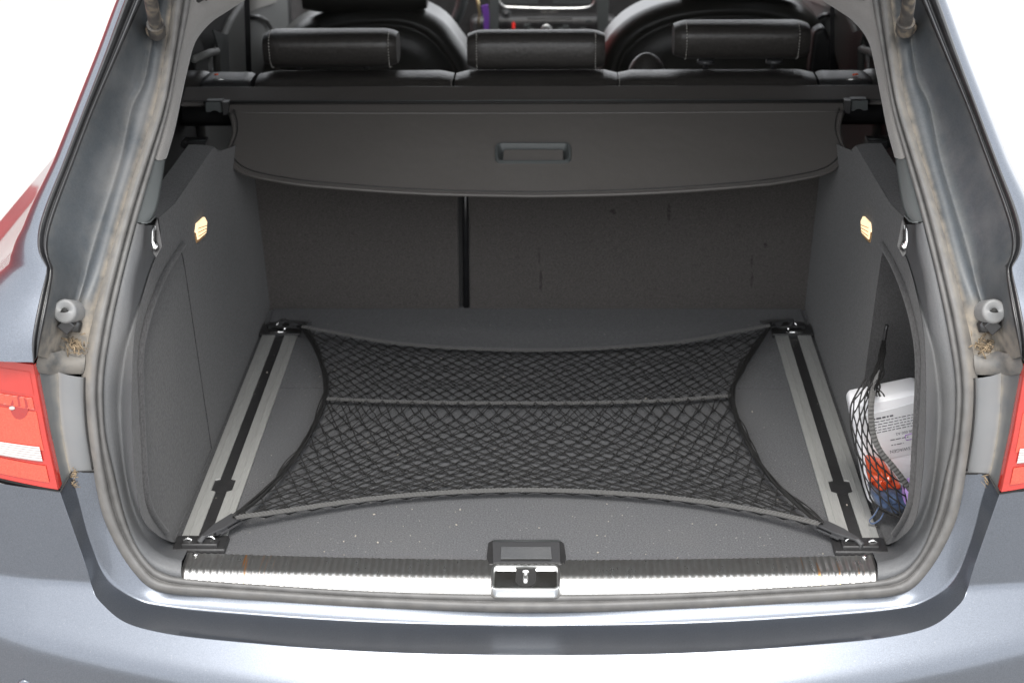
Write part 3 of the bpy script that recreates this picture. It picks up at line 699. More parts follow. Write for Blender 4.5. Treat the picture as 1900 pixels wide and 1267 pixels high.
# carpeted / vinyl ledge and release covers either side
for s, (p0, p1) in ((-1, (372, 464)), (1, (1520, 1617))):
    x0, x1 = HY(p0, 150, 1.18).x, HY(p1, 150, 1.18).x
    cvr = sweepx('seat_release_cover', blob(1.215, .390, .05, .034, 5), x0, x1, blackpl, endr=.012)
    under(MB().tube([HY(395 if s < 0 else 1570, 148, 1.168), HY(416 if s < 0 else 1598, 148, 1.168)], .0012, 6).build('release_button', silver, None), cvr)
    under(MB().tube([HY(398 if s < 0 else 1582, 139, 1.2), HY(405 if s < 0 else 1592, 138, 1.2)], .0018, 6).build('release_marker', orangem, None), cvr)
    sweepx('side_bolster', blob(1.24, .375, .06, .05, 2.6), (x0-.09 if s < 0 else x1-.005), (x0+.005 if s < 0 else x1+.09), leather, endr=.02)
# white stitch lines
def stitches(pts, n, name, parent, r=.0009):
    P = cr(pts, n*2); mb = MB()
    for i in range(0, n*2-1, 2): mb.tube([P[i], P[i].lerp(P[i+1], .85)], r, 5)
    o = mb.build(name, stitch, None); under(o, parent); return o
def headrest(x0, x1, cy, cz, hy, hz, skew, post, seam):
    P = blob(cy, cz, hy, hz, 2.9, 30, skew)
    h = sweepx('head_rest', P, x0, x1, leather, endr=.03, n=26, parent=rs, endk=.2)
    for xs in (x0+seam, x1-seam):
        pts = [V((xs, cy+(y-cy)*1.006, cz+(z-cz)*1.006)) for y, z in P if y < cy-.2*hy + skew*(z-cz)]
        pts.sort(key=lambda p: p.z); stitches(pts, 22, 'seam_stitch', rs)
    for xp in (x0+.062, x1-.062):
        mb = MB().tube([V((xp, cy, cz-hz*.6)), V((xp, cy, .42))], .005, 10).tube([V((xp, cy-.01, .432)), V((xp, cy-.01, .438)), V((xp, cy-.01, .440))], [.017, .016, .008], 18)
        under(mb.build('head_rest_post', hookpl, None), rs)
h1 = HY(492, 100, 1.27).x, HY(738, 100, 1.27).x
headrest(h1[0], h1[1], 1.285, .461, .055, .036, -.35, 0, .014)
h2 = HY(868, 100, 1.27).x, HY(1122, 100, 1.27).x
headrest(h2[0], h2[1], 1.275, .459, .042, .036, -.1, 0, .018)
h3 = HY(1250, 80, 1.27).x, HY(1500, 80, 1.27).x
headrest(h3[0], h3[1], 1.285, .475, .055, .036, -.35, 1, .022)
stitches([HY(1149, y, 1.17) + V((0, -.012, .003)) for y in (139, 150, 160)], 6, 'seam_stitch', rs, .0007)
stitches([HY(838, y, 1.17) + V((0, -.012, .003)) for y in (150, 156, 162)], 4, 'seam_stitch', rs, .0007)
# rounded belt-buckle bump between head rests
cm = HY(1200, 125, 1.36); mb = MB(); rws = []
for i in range(9):
    th = math.pi/2*i/8; rws.append([cm + V((.040*math.cos(th)*math.cos(a), .04*math.cos(th)*math.sin(a), -.03+.058*math.sin(th))) for a in [2*math.pi*k/20 for k in range(20)]])
Vs, F = loft(rws, closed=True); under(obj('belt_bump', Vs, F, leather), rs)
# ---- front seats
def frontseat(pts, hx0, hx1, hb):
    Y = 2.05
    C = cr([HY(x, y, Y) for x, y in pts], 60); cen = V((sum(p.x for p in C)/60, Y, .15))
    rr = [[p+V((0, .12, 0)) for p in C], [p+V((0, .02, 0)) for p in C], C]
    for q, dy in ((.96, -.022), (.91, -.034), (.86, -.036), (.845, -.028), (.83, -.034), (.6, -.04), (.2, -.035), (.02, -.035)):
        rr.append([cen + (p-cen)*q + V((0, dy, 0)) for p in C])
    Vs, F = loft(rr); fs = cobj('front_seat', Vs, F, leatherf)
    x0, x1 = HY(hx0, 5, Y).x, HY(hx1, 5, Y).x; zb = HY(700, hb, Y).z
    P = blob(Y+.02, zb+.075, .05, .08, 3.5)
    sweepx('front_head_rest', P, x0, x1, leatherf, endr=.05, n=16, parent=fs)
    return fs
frontseat([(470, 320), (478, 180), (500, 95), (545, 50), (610, 22), (690, 12), (770, 16), (820, 40), (852, 78), (872, 108), (886, 180), (890, 320)], 562, 792, 20)
frontseat([(1100, 320), (1106, 180), (1118, 90), (1150, 48), (1195, 20), (1260, 0), (1350, -8), (1430, -4), (1490, 14), (1528, 52), (1552, 110), (1568, 320)], 1260, 1500, -8)
# ---- doors, belts, pillars
def doorside(s):
    X = .655
    dc = MB().prism([V((-X, 1.35, .0)), V((-X, 1.35, .36)), V((-X-.0, 1.75, .42)), V((-X, 2.6, .45)), V((-X, 2.6, .0))], (-.02, 0, 0))
    dc = dc if s < 0 else dc.mirror(); d = K(dc.build('rear_door', doorgrey, None, bevel=.01, smooth=False))
    bp = MB().prism([HY(x, y, 1.95) for x, y in ((396, 40), (452, 5), (445, 60), (421, 66), (408, 62))], (0, .05, 0)); bp = bp if s < 0 else bp.mirror()
    K(bp.build('belt_pillar', blackpl, None, bevel=.006, smooth=False))
    arm = MB().tube([HX(x, y, -.645) for x, y in ((360, 110), (385, 100), (402, 96), (404, 140))], .008, 8); arm = arm if s < 0 else arm.mirror(); under(arm.build('door_pull', doorgrey, None), d)
    pk = MB().prism([HX(x, y, -.653) for x, y in ((362, 118), (384, 106), (386, 150), (360, 150))], (.002, 0, 0)); pk = pk if s < 0 else pk.mirror(); under(pk.build('door_pocket', dark, None, smooth=False), d)
    dp = MB().prism([HX(x, y, -.650) for x, y in ((393, 56), (400, 80), (404, 104), (407, 150), (424, 150), (421, 66))], (.003, 0, 0)); dp = dp if s < 0 else dp.mirror(); under(dp.build('door_edge', smoothpl, None, smooth=False), d)
    bt = MB().prism([HY(x, y, 1.42) for x, y in ((452, -30), (462, -30), (467, 145), (457, 145))], (0, .002, 0)) if s < 0 else MB().prism([HY(x, y, 1.42) for x, y in ((1541, 12), (1548, 14), (1549, 150), (1540, 150))], (0, .002, 0))
    K(bt.build('seat_belt', gasket, None, smooth=False))
    tr = MB().tube([HX(x, y, -.648) for x, y in ((462, 32), (480, 32), (495, 40), (502, 52))], .005, 8); tr = tr if s < 0 else tr.mirror(); under(tr.build('door_trim_line', blackpl, None), d)
    pn = MB().prism([HX(x, y, -.652) for x, y in ((462, 22), (512, 4), (512, -20), (462, -20))], (.002, 0, 0)); pn = pn if s < 0 else pn.mirror(); under(pn.build('door_upper', headl, None, smooth=False), d)
for s in (-1, 1): doorside(s)
sb_ = MB().prism([HY(x, y, 1.5) for x, y in ((1548, 90), (1560, 140), (1500, 140), (1510, 60), (1530, 50))], (0, .05, 0))
K(sb_.build('belt_housing', blackpl, None, bevel=.008, smooth=False))
# ---- dashboard
Yd = 2.85
db = cmb(MB().box((0, Yd+.22, .15), (.72, .2, .16)).box((0, Yd+.05, .0), (.20, .08, .2)), 'dashboard', blackpl, bevel=.02)
def dpt(x, y, dy=-.03): return HY(x, y, Yd+dy)
for x0, x1 in ((906, 926), (1106, 1130)):
    under(MB().prism([dpt(x0, -20, -.06), dpt(x1, -20, -.06), dpt(x1-2, 100, -.06), dpt(x0+4, 100, -.06)], (0, .02, 0)).build('console_side', smoothpl, None, bevel=.004, smooth=False), db)
under(MB().tube(cr([dpt(x, y, -.045) for x, y in ((924, -20), (926, 2), (934, 12), (950, 14), (1085, 15), (1098, 11), (1104, 0), (1105, -20))], 40), .0028, 8).build('console_frame', silver, None), db)
for yy in (-6, -1, 4): under(MB().prism([dpt(932, yy, -.038), dpt(998, yy, -.038), dpt(998, yy+3, -.038), dpt(932, yy+3, -.038)], (0, .01, 0)).build('air_vent_slat', smoothpl, None, smooth=False), db)
for yy in (-6, -1, 4): under(MB().prism([dpt(1026, yy, -.038), dpt(1096, yy, -.038), dpt(1096, yy+3, -.038), dpt(1026, yy+3, -.038)], (0, .01, 0)).build('air_vent_slat', smoothpl, None, smooth=False), db)
def disc(x, y, r, mt, nm, hollow=True):
    c = dpt(x, y, -.045); ring = [c + V((r*math.cos(a), -.004, r*math.sin(a))) for a in [2*math.pi*k/20 for k in range(21)]]
    under(MB().tube(ring, r*.22, 6).build(nm, mt, None), db)
    under(MB().tube([c, c+V((0, -.006, 0))], r*.75, 16).build(nm+'_face', hookpl, None), db)
disc(939, 26, .011, smoothpl, 'volume_knob'); disc(1014, 56, .013, silver, 'climate_knob')
under(MB().box(dpt(953, 48, -.045), (.0035, .003, .008)).build('hazard_button', bpy.data.materials.get('red_lit') or mat('red_lit', (.6, .02, .02), .4, emit=(1, .05, .03), estr=.12), None, smooth=False), db)
under(MB().prism([dpt(978, 37, -.041), dpt(1062, 36, -.041), dpt(1062, 34, -.041), dpt(978, 35, -.041)], (0, .004, 0)).build('disc_slot', dark, None, smooth=False), db)
for x, y in ((985, 55), (1040, 55), (1050, 50), (978, 48), (1082, 55), (1092, 40)): under(MB().box(dpt(x, y, -.043), (.008, .003, .004)).build('console_button', smoothpl, None, smooth=False), db)
def text(body, size, mt, name, O, ex, ey, parent, align='LEFT'):
    cu = bpy.data.curves.new(name, 'FONT'); cu.body = body; cu.size = size; cu.align_x = align; t = bpy.data.objects.new(name, cu); col.objects.link(t)
    dg = bpy.context.evaluated_depsgraph_get(); me = bpy.data.meshes.new_from_object(t.evaluated_get(dg)); bpy.data.objects.remove(t)
    for v in me.vertices: c = v.co.copy(); v.co = O + ex*c.x + ey*c.y
    me.materials.clear(); me.materials.append(mt); o = bpy.data.objects.new(name, me); col.objects.link(o); o.parent = parent; o.matrix_parent_inverse = Matrix.Identity(4); return o
text('Audi concert', .009, stitch, 'radio_lettering', dpt(1003, 24, -.043), V((1, 0, 0)), V((0, 0, 1)), db)
sw = HY(742, -22, 2.5); under(MB().tube([sw + V((.16*math.cos(a), .04*math.sin(a), .16*math.sin(a))) for a in [2*math.pi*k/40 for k in range(41)]], .014, 10).build('steering_wheel', smoothpl, None), db)

# ================================================================== luggage cover (lifts out)
cov = tag(empty('luggage_cover', (0, 1.08, .40)), 'dark grey pull-out luggage cover half rolled behind the rear seats', 'luggage cover')
def C_(o): o.parent = cov; o.matrix_parent_inverse = Matrix.Translation((0, -1.08, -.40)); return o
CP = (1.06, .398, .56)
left = [(424, 194), (426, 211), (433, 234), (433, 253), (426, 271), (421.5, 284), (425, 298), (437, 313), (453, 322), (477, 329), (520, 337), (560, 343), (640, 350), (740, 357), (845, 361.5), (990, 364)]
lpts = [HP(x, y, *CP) for x, y in left]
lc = cr(lpts[1:], 50); lc[-1].x = 0; lc = [lpts[0]] + lc
out = lc + [mir(p) for p in reversed(lc[:-1])]
hb_ = [HP(x, y, *CP) for x, y in rrect(989, 285, 68, 17, 9, 5)]
vs, fs = fill([out, hb_]); C_(obj('cover_sheet', vs, fs, coverm, None, smooth=False, solid=.003))
nrm = V((0, -CP[2], 1)).normalized()
C_(MB().tube([p + V((0, 0, .0)) for p in out[1:-1]], .0032, 8).build('edge_piping', coverm, None))
inn = [V((p.x*.9885, p.y+.008, p.z+.0052))+nrm*.0002 for p in out[1:-1]]
C_(MB().tube(inn, .0010, 5).build('edge_seam', blackpl, None))
sa, sb2 = HP(426, 210, *CP), HP(1566, 210, *CP)
C_(MB().tube([V((x, sa.y-.0035*(1-(x/.56)**2), sa.z-.0016*(1-(x/.56)**2)))+nrm*.0012 for x in [-.548+1.096*i/20 for i in range(21)]], .0011, 6).build('cover_crease', bpy.data.materials.get('crease') or mat('crease', (.12, .115, .11), .5), None))
def hp(x, y, h=0): return HP(x, y, *CP) + nrm*h
bz = [[hp(x, y, .000) for x, y in rrect(989, 285, 71, 19, 10, 5)], [hp(x, y, .004) for x, y in rrect(989, 285, 70, 18, 10, 5)], [hp(x, y, .0045) for x, y in rrect(989, 285, 66, 15.5, 8, 5)], [hp(x, y, -.010) for x, y in rrect(989, 287, 57, 11, 3, 5)], [hp(x, y, -.012) for x, y in rrect(989, 289, 40, 5, 2, 5)]]
Vs, F = loft(bz, closed=True); F.append(tuple(range(4*24, 5*24))); hd = C_(obj('cover_handle', Vs, F, smoothpl, None, autos=40))
fpl = MB().prism([hp(x, y, -.003) for x, y in ((934, 300), (934, 280), (937, 278), (1042, 278), (1045, 280), (1045, 300))], nrm*.004).build('handle_flap', coverm, None, bevel=.0015)
fpl.parent = hd
# cassette: flat lid, dark slot, round body
lid = [(1.150, .408), (1.150, .418), (1.140, .421), (1.088, .4075), (1.082, .4035), (1.082, .399), (1.092, .397)]
def sx_(name, poly, x0, x1, mt, **k):
    m_ = len(poly); Vs = [V((x, y, z)) for x in (x0, x1) for y, z in poly]
    F = [(i, (i+1) % m_, m_+(i+1) % m_, m_+i) for i in range(m_)] + [tuple(reversed(range(m_))), tuple(range(m_, 2*m_))]
    return C_(obj(name, Vs, F, mt, None, smooth=False, **k))
for yy, rr_, mt_, nm_ in ((190, .0026, dark, 'cassette_slot'), (186.5, .0009, smoothpl, 'lid_highlight')):  # dark tube for the slot; thin tube put in as the lid's highlight
    pa, pb = HY(335, yy, 1.066), HY(1640, yy, 1.066); xm = .60 if yy > 188 else .645
    C_(MB().tube([V((-xm, 1.066, (pa.z+pb.z)/2)), V((xm, 1.066, (pa.z+pb.z)/2))], rr_, 6).build(nm_, mt_, None))
sx_('cassette_lid', lid, -.645, .645, coverm, bevel=.0015)
C_(MB().tube([V((-.645, 1.105, .378)), V((.645, 1.105, .378))], .021, 24).build('cassette_tube', blackpl, None))
for s in (-1, 1):
    b1 = [HY(x, y, 1.062) for x, y in ((381, 190), (411, 190), (412, 209), (407, 210), (402, 206), (394, 206), (390, 209), (381, 208))]
    mb = MB().prism(b1, (0, .03, 0)); mb = mb if s < 0 else mb.mirror(); C_(mb.build('end_bracket', smoothpl, None, bevel=.001, smooth=False))
    mb = MB().prism([HY(x, y, 1.055) for x, y in ((412, 190), (424, 190), (425, 213), (414, 214))], (0, .02, 0)); mb = mb if s < 0 else mb.mirror(); C_(mb.build('end_bracket', blackpl, None, smooth=False))
    mb = MB().box((-.615, 1.06, .335), (.018, .02, .008)).tube([V((-.636, 1.045, .337)), V((-.636, 1.075, .337))], .008, 10); mb = mb if s < 0 else mb.mirror(); K(mb.build('cover_mount', blackpl, None, bevel=.002))
    mb = MB().tube([V((-.63, 1.045, .345)), V((-.598, 1.045, .345))], .0012, 6); mb = mb if s < 0 else mb.mirror(); K(mb.build('mount_edge', smoothpl, None))

# ================================================================== cargo net
net = tag(empty('cargo_net', (0, .5, 0)), 'black elastic cargo net hooked over the load floor', 'cargo net')
def Nn(o): o.parent = net; o.matrix_parent_inverse = Matrix.Translation((0, -.5, 0)); return o
def bandmesh(px, zf, wid, name, ribs, flat=True):
    n = ribs*2; P = cr([HZ(x, y, zf(i/(len(px)-1))) for i, (x, y) in enumerate(px)], n); vs = []; F = []
    for i, p in enumerate(P):
        t = (P[min(i+1, n-1)]-P[max(i-1, 0)]).normalized(); sd = V((t.y, -t.x, 0)).normalized()
        h = .0016 if i % 2 else .0003; ww = wid*(1 if i % 2 else .95)
        tilt = V((0, 0, .25)) if flat else V((0, 0, 1.2))
        for q, hh in ((-1, -.001), (-.95, h*.6), (-.4, h), (.4, h), (.95, h*.6), (1, -.001)): vs.append(p + sd*(ww*q) + V((0, 0, hh+.0008)))
    for i in range(n-1):
        for k in range(5): F.append((i*6+k, i*6+k+1, (i+1)*6+k+1, (i+1)*6+k))
    return Nn(obj(name, vs, F, band, None, smooth=False, solid=.0006))
zt = lambda t: .012 + .020*(2*abs(t-.5))**3
TOP = [(560, 606), (620, 617), (700, 632), (800, 643), (900, 648), (985, 650), (1080, 648), (1180, 642), (1280, 632), (1360, 617), (1428, 604)]
BOT = [(436, 960), (520, 949), (620, 934), (720, 922), (840, 913), (975, 909), (1110, 913), (1230, 922), (1340, 936), (1430, 951), (1522, 972)]
LFT = [(560, 606), (583, 640), (599, 680), (604, 712), (603, 735), (592, 770), (566, 820), (532, 868), (490, 915), (436, 960)]
RGT = [(1428, 604), (1402, 645), (1376, 685), (1361, 715), (1358, 735), (1366, 770), (1386, 818), (1415, 868), (1460, 918), (1522, 972)]
MID = [(606, 740), (700, 744), (820, 747), (985, 748), (1120, 747), (1250, 742), (1356, 734)]
bandmesh(TOP, zt, .0058, 'edge_band', 190); bandmesh(BOT, lambda t: .014+.012*(2*abs(t-.5))**3, .0062, 'edge_band', 150)
bandmesh(MID, lambda t: .012, .0052, 'middle_band', 150)
zs = lambda t: .011 + .014*(2*abs(t-.5))**3
for S in (LFT, RGT):
    # bunched side edges: band with several twisted cords
    P = cr([HZ(x, y, zs(i/(len(S)-1))) for i, (x, y) in enumerate(S)], 90); mb = MB()
    mb.tube(P, .0042, 7, sq=.75); o = Nn(mb.build('side_band', cord, None))
    mb = MB()
    for k in range(5):
        ph = random.random()*6; mb.tube([p + V((.006*math.sin(i*.22+ph)*(.5+.5*math.sin(i*.05+k)), .003*math.cos(i*.3+ph), .0045+.002*math.sin(i*.37+ph))) for i, p in enumerate(P)], .0011, 4)
    under(mb.build('bunched_cord', cord, None), o).parent = o
def coons(T, B, Lf, Rt, n=64):
    T, B, Lf, Rt = [resamp(cr(q, n), n) for q in (T, B, Lf, Rt)]
    def at(c, t): t = max(0, min(1, t))*(n-1); i = min(int(t), n-2); return c[i].lerp(c[i+1], t-i)
    def f(u, v):
        return at(T, u)*(1-v)+at(B, u)*v+at(Lf, v)*(1-u)+at(Rt, v)*u-(T[0]*(1-u)*(1-v)+T[-1]*u*(1-v)+B[0]*(1-u)*v+B[-1]*u*v)
    return f
def pl(S, zf): return [HZ(x, y, zf(i/(len(S)-1))) for i, (x, y) in enumerate(S)]
def netpanel(T, B, Lf, Rt, nu, nv, name, dzv, seed, r, warp=1.0, sh=0):
    rnd = random.Random(seed); f = coons(T, B, Lf, Rt); nodes = {}
    for j in range(nv+1):
        for i in range(-1, nu+2):
            u = (i+(.5 if j % 2 else 0)+sh)/nu; v = (j/nv)**warp
            if -.001 <= u <= 1.001:
                jj = .07/nu if 0 < j < nv else 0
                p = f(min(1, max(0, u+rnd.uniform(-jj, jj))), min(1, max(0, v+rnd.uniform(-.06, .06)/nv if 0 < j < nv else v)))
                sag = -.004*math.sin(math.pi*v)*math.sin(math.pi*u)
                nodes[i, j] = V((p.x, p.y, max(.003, p.z+dzv+sag)))
    mb = MB()
    for (i, j), p in nodes.items():
        if j == nv: continue
        for k in ((i, j+1), (i-1 if j % 2 == 0 else i+1, j+1)):
            if k in nodes:
                q = nodes[k]; d = q-p; nrm2 = V((-d.y, d.x, 0)).normalized()
                a_ = rnd.uniform(-.04, .04)*d.length
                mb.tube([p, p.lerp(q, .3)+nrm2*a_+V((0, 0, .0006)), p.lerp(q, .7)+nrm2*a_*.6, q], [r*1.5, r, r, r*1.5], 4, cap=False)
    o = Nn(mb.build(name, cord, None)); o['kind'] = 'stuff'; return o
ML = [pl(LFT, zs)[i] for i in range(5)]; MR = [pl(RGT, zs)[i] for i in range(5)]
MM = [ML[-1]] + pl(MID, lambda t: .012)[1:-1] + [MR[-1]]
LL = pl(LFT, zs)[4:]; LR = pl(RGT, zs)[4:]
netpanel(pl(TOP, zt), MM, ML, MR, 30, 11, 'net_mesh', 0, 1, .00075); netpanel(pl(TOP, zt), MM, ML, MR, 31, 19, 'net_mesh', -.006, 2, .0008, sh=.3)
netpanel(MM, pl(BOT, lambda t: .014+.012*(2*abs(t-.5))**3), LL, LR, 27, 15, 'net_mesh', .001, 3, .0009, .85); netpanel(MM, pl(BOT, lambda t: .014+.012*(2*abs(t-.5))**3), LL, LR, 25, 28, 'net_mesh', -.006, 4, .0009, .75, .3)
# hooks
def hook(a, b, wd, name='hook'):
    d = (b-a); t = d.normalized(); sd = V((0, 0, 1)).cross(t).normalized(); up = t.cross(sd).normalized()
    if up.z < 0: up = -up
    prof_ = [(0, -1), (.55, -.95), (.8, -.55), (1.0, -.35), (1.06, 0), (1.0, .35), (.8, .55), (.55, .95), (0, 1)]
    mb = MB().prism([a + d*q + sd*(wd*h) + up*.003 for q, h in prof_], up*.0035)
    mb.prism([a + d*q + sd*(wd*h) - up*.004 for q, h in ((.0, -.95), (.62, -.9), (.62, .9), (0, .95))], up*.0035)
    mb.prism([a + d*q + sd*(wd*h) - up*.002 for q, h in ((.42, -.9), (.72, -.7), (.72, .7), (.42, .9))], up*.006)
    e = a+d*1.0
    mb.tube([e+up*.004, e+t*.008+up*.001, e+t*.007-up*.007, e-t*.003-up*.009], [.004, .0045, .004, .003], 8)
    return Nn(mb.build(name, hookpl, None, bevel=.0007, smooth=False))
hook(HZ(440, 962, .018), HZ(378, 1000, .014), .0105); hook(HZ(1520, 974, .018), HZ(1590, 1006, .014), .0105)
hook(HZ(574, 606, .022), HZ(527, 600, .018), .009); hook(HZ(1414, 604, .022), HZ(1462, 598, .018), .009)

# ================================================================== things in the side pocket
def bpt(x, y, z): return V((x, y, z))
bot = tag(empty('fluid_bottle', (.52, .25, .03)), 'white plastic fluid bottle standing upside down behind the side net', 'bottle')
Yb = .24; q0, q1, q2, q3 = HY(1577, 752, Yb), HY(1712, 724, Yb), HY(1700, 938, Yb), HY(1612, 938, Yb)
bx = (q1-q0).normalized(); bz_ = V((bx.z*-1, 0, bx.x)); bn = V((0, -1, 0)); w_ = (q1-q0).length; h_ = .165
def bl(u, v, d=0): return q0 + bx*(u*w_) - bz_*(v*h_) + V((0, d, 0))
rr = []
for d, ins in ((.0, .045), (.004, .012), (.012, 0), (.05, 0), (.058, .02)):
    r_ = []
    for a, b_ in rrect(.5, .5, .5-ins, .5-ins*w_/h_, .065, 6): r_.append(bl(a, b_, d))
    rr.append(r_)
Vs, F = loft(rr, closed=True); nn = len(rr[0]); F += [tuple(range(nn)), tuple(reversed(range(4*nn, 5*nn)))]
def Bt(o): o.parent = bot; o.matrix_parent_inverse = Matrix.Translation((-.52, -.25, -.03)); return o
Bt(obj('bottle_body', Vs, F, bottlem, None, autos=50))
lab = Bt(MB().prism([bl(u, v, -.0008) for u, v in ((.10, .13), (.86, .10), (.95, .16), (.93, .58), (.10, .58))], (0, .0007, 0)).build('label', labelm, None, smooth=False))
ex = -bx; ey = -bz_                      # printing stands on its head
text('VOLKSWAGEN', .0072, ink, 'label_lettering', bl(.875, .50, -.0012), ex, ey, lab)
text('G12E 050 A2', .0058, ink, 'label_lettering', bl(.84, .345, -.0012), ex, ey, lab)
fr_ = [bl(u, v, -.0012) for u, v in ((.66, .385), (.86, .378), (.86, .43), (.66, .435), (.66, .385))]
MBf = MB().tube(fr_, .0005, 4).build('label_frame', purplem, None); MBf.parent = lab
for li, vv in enumerate((.175, .205, .232, .258, .284, .308, .405, .455)):
    mb = MB(); u = .22+.02*random.random(); end = (.56 if li == 0 else .70 if li == 6 else .62 if li == 7 else .92); u = .45 if li > 5 else u
    while u < end:
        wl_ = random.uniform(.02, .07); hh_ = .0006 if li else .0013
        c0, c1 = bl(u, vv, -.0011), bl(min(u+wl_, end), vv, -.0011); mb.prism([c0-bz_*hh_, c1-bz_*hh_, c1+bz_*hh_, c0+bz_*hh_], (0, .0003, 0)); u += wl_+.015
    o = mb.build('label_line', ink, None, smooth=False); o.parent = lab
cp = HY(1697, 896, .19); Bt(MB().tube([cp+V((.0, 0, .004)), cp+V((0, 0, -.008)), cp+V((0, 0, -.028))], [.012, .017, .017], 24).build('bottle_cap', lilac, None, autos=50))
# orange plastic bag
def crumple(name, px, Y, th, mt, seed, label, cat, amp=.006):
    rnd = random.Random(seed); C = cr([HY(x, y, Y) for x, y in px+[px[0]]], 49)[:-1]; cen = sum(C, V())/48; rr = []
    ph = [(rnd.uniform(0, 6), rnd.randint(2, 7)) for _ in range(6)]
    for q, d in ((1, th), (1.02, th*.5), (1, .1*th), (.85, -.15*th), (.65, -.3*th), (.42, -.38*th), (.2, -.36*th), (.04, -.36*th)):
        rr.append([cen+(p-cen)*q + V((0, d + amp*q*sum(math.sin(k*2*math.pi*i/48+f+q*5) for f, k in ph)/4, 0)) for i, p in enumerate(C)])
    Vs, F = loft(rr, closed=True); F.append(tuple(reversed(range(48))))
    base = cen.copy(); o = obj(name, [v-base for v in Vs], F, mt, None, sub=1); o.location = base; return tag(o, label, cat)
crumple('plastic_bag', [(1607, 856), (1625, 858), (1645, 868), (1662, 890), (1672, 903), (1655, 908), (1636, 907), (1622, 908), (1612, 890)], .205, .03, orangem, 3, 'shiny orange plastic bag crumpled below the white bottle', 'bag', .012)
crumple('blue_cloth', [(1612, 905), (1632, 915), (1660, 912), (1690, 918), (1692, 945), (1678, 952), (1660, 960), (1645, 950), (1626, 938)], .19, .03, bluem, 5, 'dark blue crumpled cloth at the bottom of the side net', 'cloth', .010)
cl = MB().tube(cr([HY(x, y, .185) for x, y in ((1632, 938), (1622, 955), (1613, 966), (1618, 971), (1632, 964), (1640, 950))], 24), .0022, 6, sq=.5).build('cloth_strap', bluem, None)
bc = bpy.data.objects['blue_cloth']; cl.parent = bc; cl.matrix_parent_inverse = Matrix.Translation(-bc.location)
# side net
sn = tag(empty('side_net', (.5, .2, .03)), 'black stretch net holding bottle and bag in the side pocket', 'net')
def Sn(o): o.parent = sn; o.matrix_parent_inverse = Matrix.Translation((-.5, -.2, -.03)); return o
def SY(pts, Y): return [HY(x, y, Y(i/(len(pts)-1)) if callable(Y) else Y) for i, (x, y) in enumerate(pts)]
tb = SY([(1640, 640), (1634, 670), (1626, 700), (1620, 725), (1616, 755), (1617, 785), (1622, 812), (1634, 838), (1654, 862), (1672, 885), (1692, 912)], lambda t: .42-.24*sst(0, .35, t)-.02*t)
PB = cr(tb, 140); vs = []; F = []
for i, p in enumerate(PB):
    t = (PB[min(i+1, 139)]-PB[max(i-1, 0)]).normalized(); sd = t.cross(V((0, -1, 0))).normalized(); h = .0014 if i % 2 else 0
    w2 = .0042*(.5+.5*sst(0, 20, i))
    for q in (-1, -.3, .3, 1): vs.append(p + sd*(w2*q) + V((0, -h-(.001 if abs(q) < .5 else 0), 0)))
for i in range(139):
    for k in range(3): F.append((i*4+k, i*4+k+1, i*4+k+5, i*4+k+4))
Sn(obj('edge_band', vs, F, band, None, smooth=False, solid=.001))
Sn(MB().tube(SY([(1646, 603), (1644, 612), (1641, 630), (1640, 645)], .43), .0028, 8).build('net_loop', blackpl, None))
mb = MB(); rnd = random.Random(9)
for k in range(9):
    P = SY([(1640+rnd.uniform(-4, 5), 632), (1636+rnd.uniform(-6, 8), 660), (1628+rnd.uniform(-12, 12), 700), (1606+k*4+rnd.uniform(-3, 3), 735)], lambda t: .43-.22*t)
    mb.tube([p+V((.001*math.sin(i*1.3+k), 0, 0)) for i, p in enumerate(cr(P, 26))], .0012, 4)
o = Sn(mb.build('bunched_cord', cord, None)); o['kind'] = 'stuff'
LB = [(1606, 700), (1590, 728), (1579, 752), (1578, 785), (1584, 820), (1594, 850), (1602, 880), (1610, 910), (1622, 935), (1645, 952), (1668, 955)]
RB = [(1626, 700), (1620, 725), (1616, 755), (1617, 785), (1622, 812), (1634, 838), (1650, 858), (1664, 877), (1680, 900), (1690, 925), (1692, 950)]
Lp = cr(SY(LB, lambda t: .24-.065*t), 40); Rp = cr(SY(RB, lambda t: .22-.035*t), 40); mb = MB(); nodes = {}
NVN, NUN = 13, 4
for j in range(NVN+1):
    for i in range(NUN+1):
        u = (i+(.5 if j % 2 else 0))/NUN
        if u > 1: continue
        k = int(j/NVN*39); p = Lp[k].lerp(Rp[k], u); nodes[i, j] = p + V((rnd.uniform(-.001, .001), -.012*math.sin(math.pi*u)-.006, rnd.uniform(-.0015, .0015)))
for (i, j), p in nodes.items():
    for k in ((i, j+1), (i-1 if j % 2 == 0 else i+1, j+1)):
        if k in nodes:
            q = nodes[k]; mb.tube([p, p.lerp(q, .5)+V((rnd.uniform(-.0006, .0006), 0, -.0008)), q], [.0014, .0010, .0014], 5, cap=False)
mb.tube(Lp, .0014, 5)
o = Sn(mb.build('net_mesh', cord, None)); o['kind'] = 'stuff'
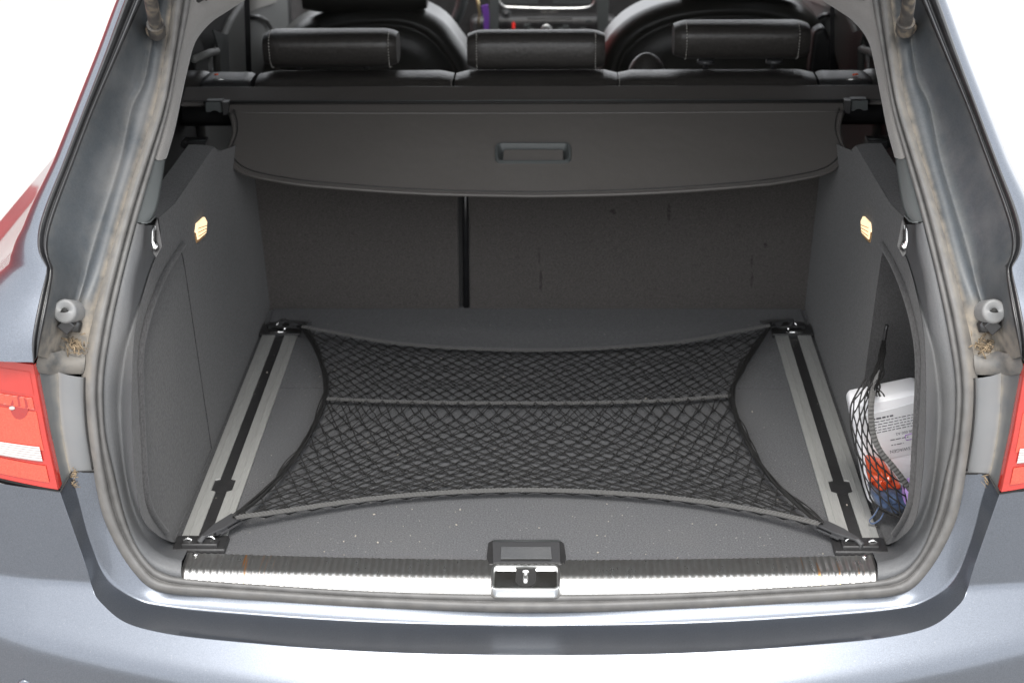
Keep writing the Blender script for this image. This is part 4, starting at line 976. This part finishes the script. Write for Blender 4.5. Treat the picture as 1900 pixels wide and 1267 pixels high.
# keys hanging from the ignition
ky = tag(empty('key_lanyard', HY(900, 10, 2.72)), 'bunch of keys with purple strap hanging beside the steering wheel', 'keys')
def Ky(o): o.parent = ky; o.matrix_parent_inverse = Matrix.Translation(-ky.location); return o
Ky(MB().prism([HY(x, y, 2.72) for x, y in ((893, 12), (905, 9), (908, 30), (907, 60), (898, 60), (897, 32))], (0, .004, 0)).build('strap', mat('purple_strap', (.16, .05, .36), .7), None, smooth=False))
Ky(MB().tube([HY(x, y, 2.715) for x, y in ((886, -4), (888, 12), (890, 26), (888, 38), (889, 50))], [.004, .004, .002, .003, .002], 8).build('key', mat('brass', (.5, .4, .22), .35, .8), None))
# ================================================================== unseen red wall, added for the red reflection in the car's paint
redp = mat('red_render', (.40, .035, .03), .8, 0, var=.2, vscale=2)
tag(MB().box((-4.6, 4.5, 1.35), (.15, 5.0, 1.99)).build('reflection_wall', redp, None, smooth=False), 'unseen dull red wall added for its reflection in the station wagon', 'wall')
# ================================================================== small stuff
mb = MB(); rnd = random.Random(21)
for _ in range(150):
    x = rnd.uniform(-.42, .42); y = rnd.uniform(.10, 1.05)
    if rnd.random() < .35: y = rnd.uniform(.09, .32)
    if rnd.random() < .12: x = rnd.choice((-.4675, .4675))+rnd.uniform(-.007, .007)
    s_ = rnd.choice((.0004, .0004, .0005, .0006, .0009)); rot = Matrix.Rotation(rnd.uniform(0, 3), 3, 'Z')
    mb.box((x, y, .0006+s_*.4), (s_*rnd.uniform(.6, 2), s_, s_*.6), rot)
for _ in range(14):
    c = HZ(rnd.uniform(1612, 1655), rnd.uniform(945, 985), -.002); mb.box(c, (.0008, .0007, .0006), Matrix.Rotation(rnd.uniform(0, 3), 3, 'Z'))
tag(mb.build('crumbs', crumbm, None, smooth=False), 'pale crumbs and grit scattered on the load floor', 'crumbs', kind='stuff')
for s, nm in ((-1, 'left'), (1, 'right')):
    mb = MB()
    for _ in range(70):
        px, py = rnd.gauss(140, 9), rnd.gauss(640, 10)
        if rnd.random() < .25: px, py = rnd.gauss(138, 3), rnd.gauss(885, 9)
        c = HS(px, py, -.006 if py < 700 else -.018); d = V((rnd.uniform(-1, 1), rnd.uniform(-.5, .5), rnd.uniform(-.8, .8))).normalized()*rnd.uniform(.001, .007)
        mb.tube([c-d, c+V((0, -.001, .001)), c+d], rnd.uniform(.0003, .0012), 4)
    mb = mb if s < 0 else mb.mirror()
    tag(mb.build('leaf_litter', litter, None), 'dry leaf litter caught under the bump stop on the %s' % ('side without the bottle' if s < 0 else 'side with the bottle'), 'litter', kind='stuff')
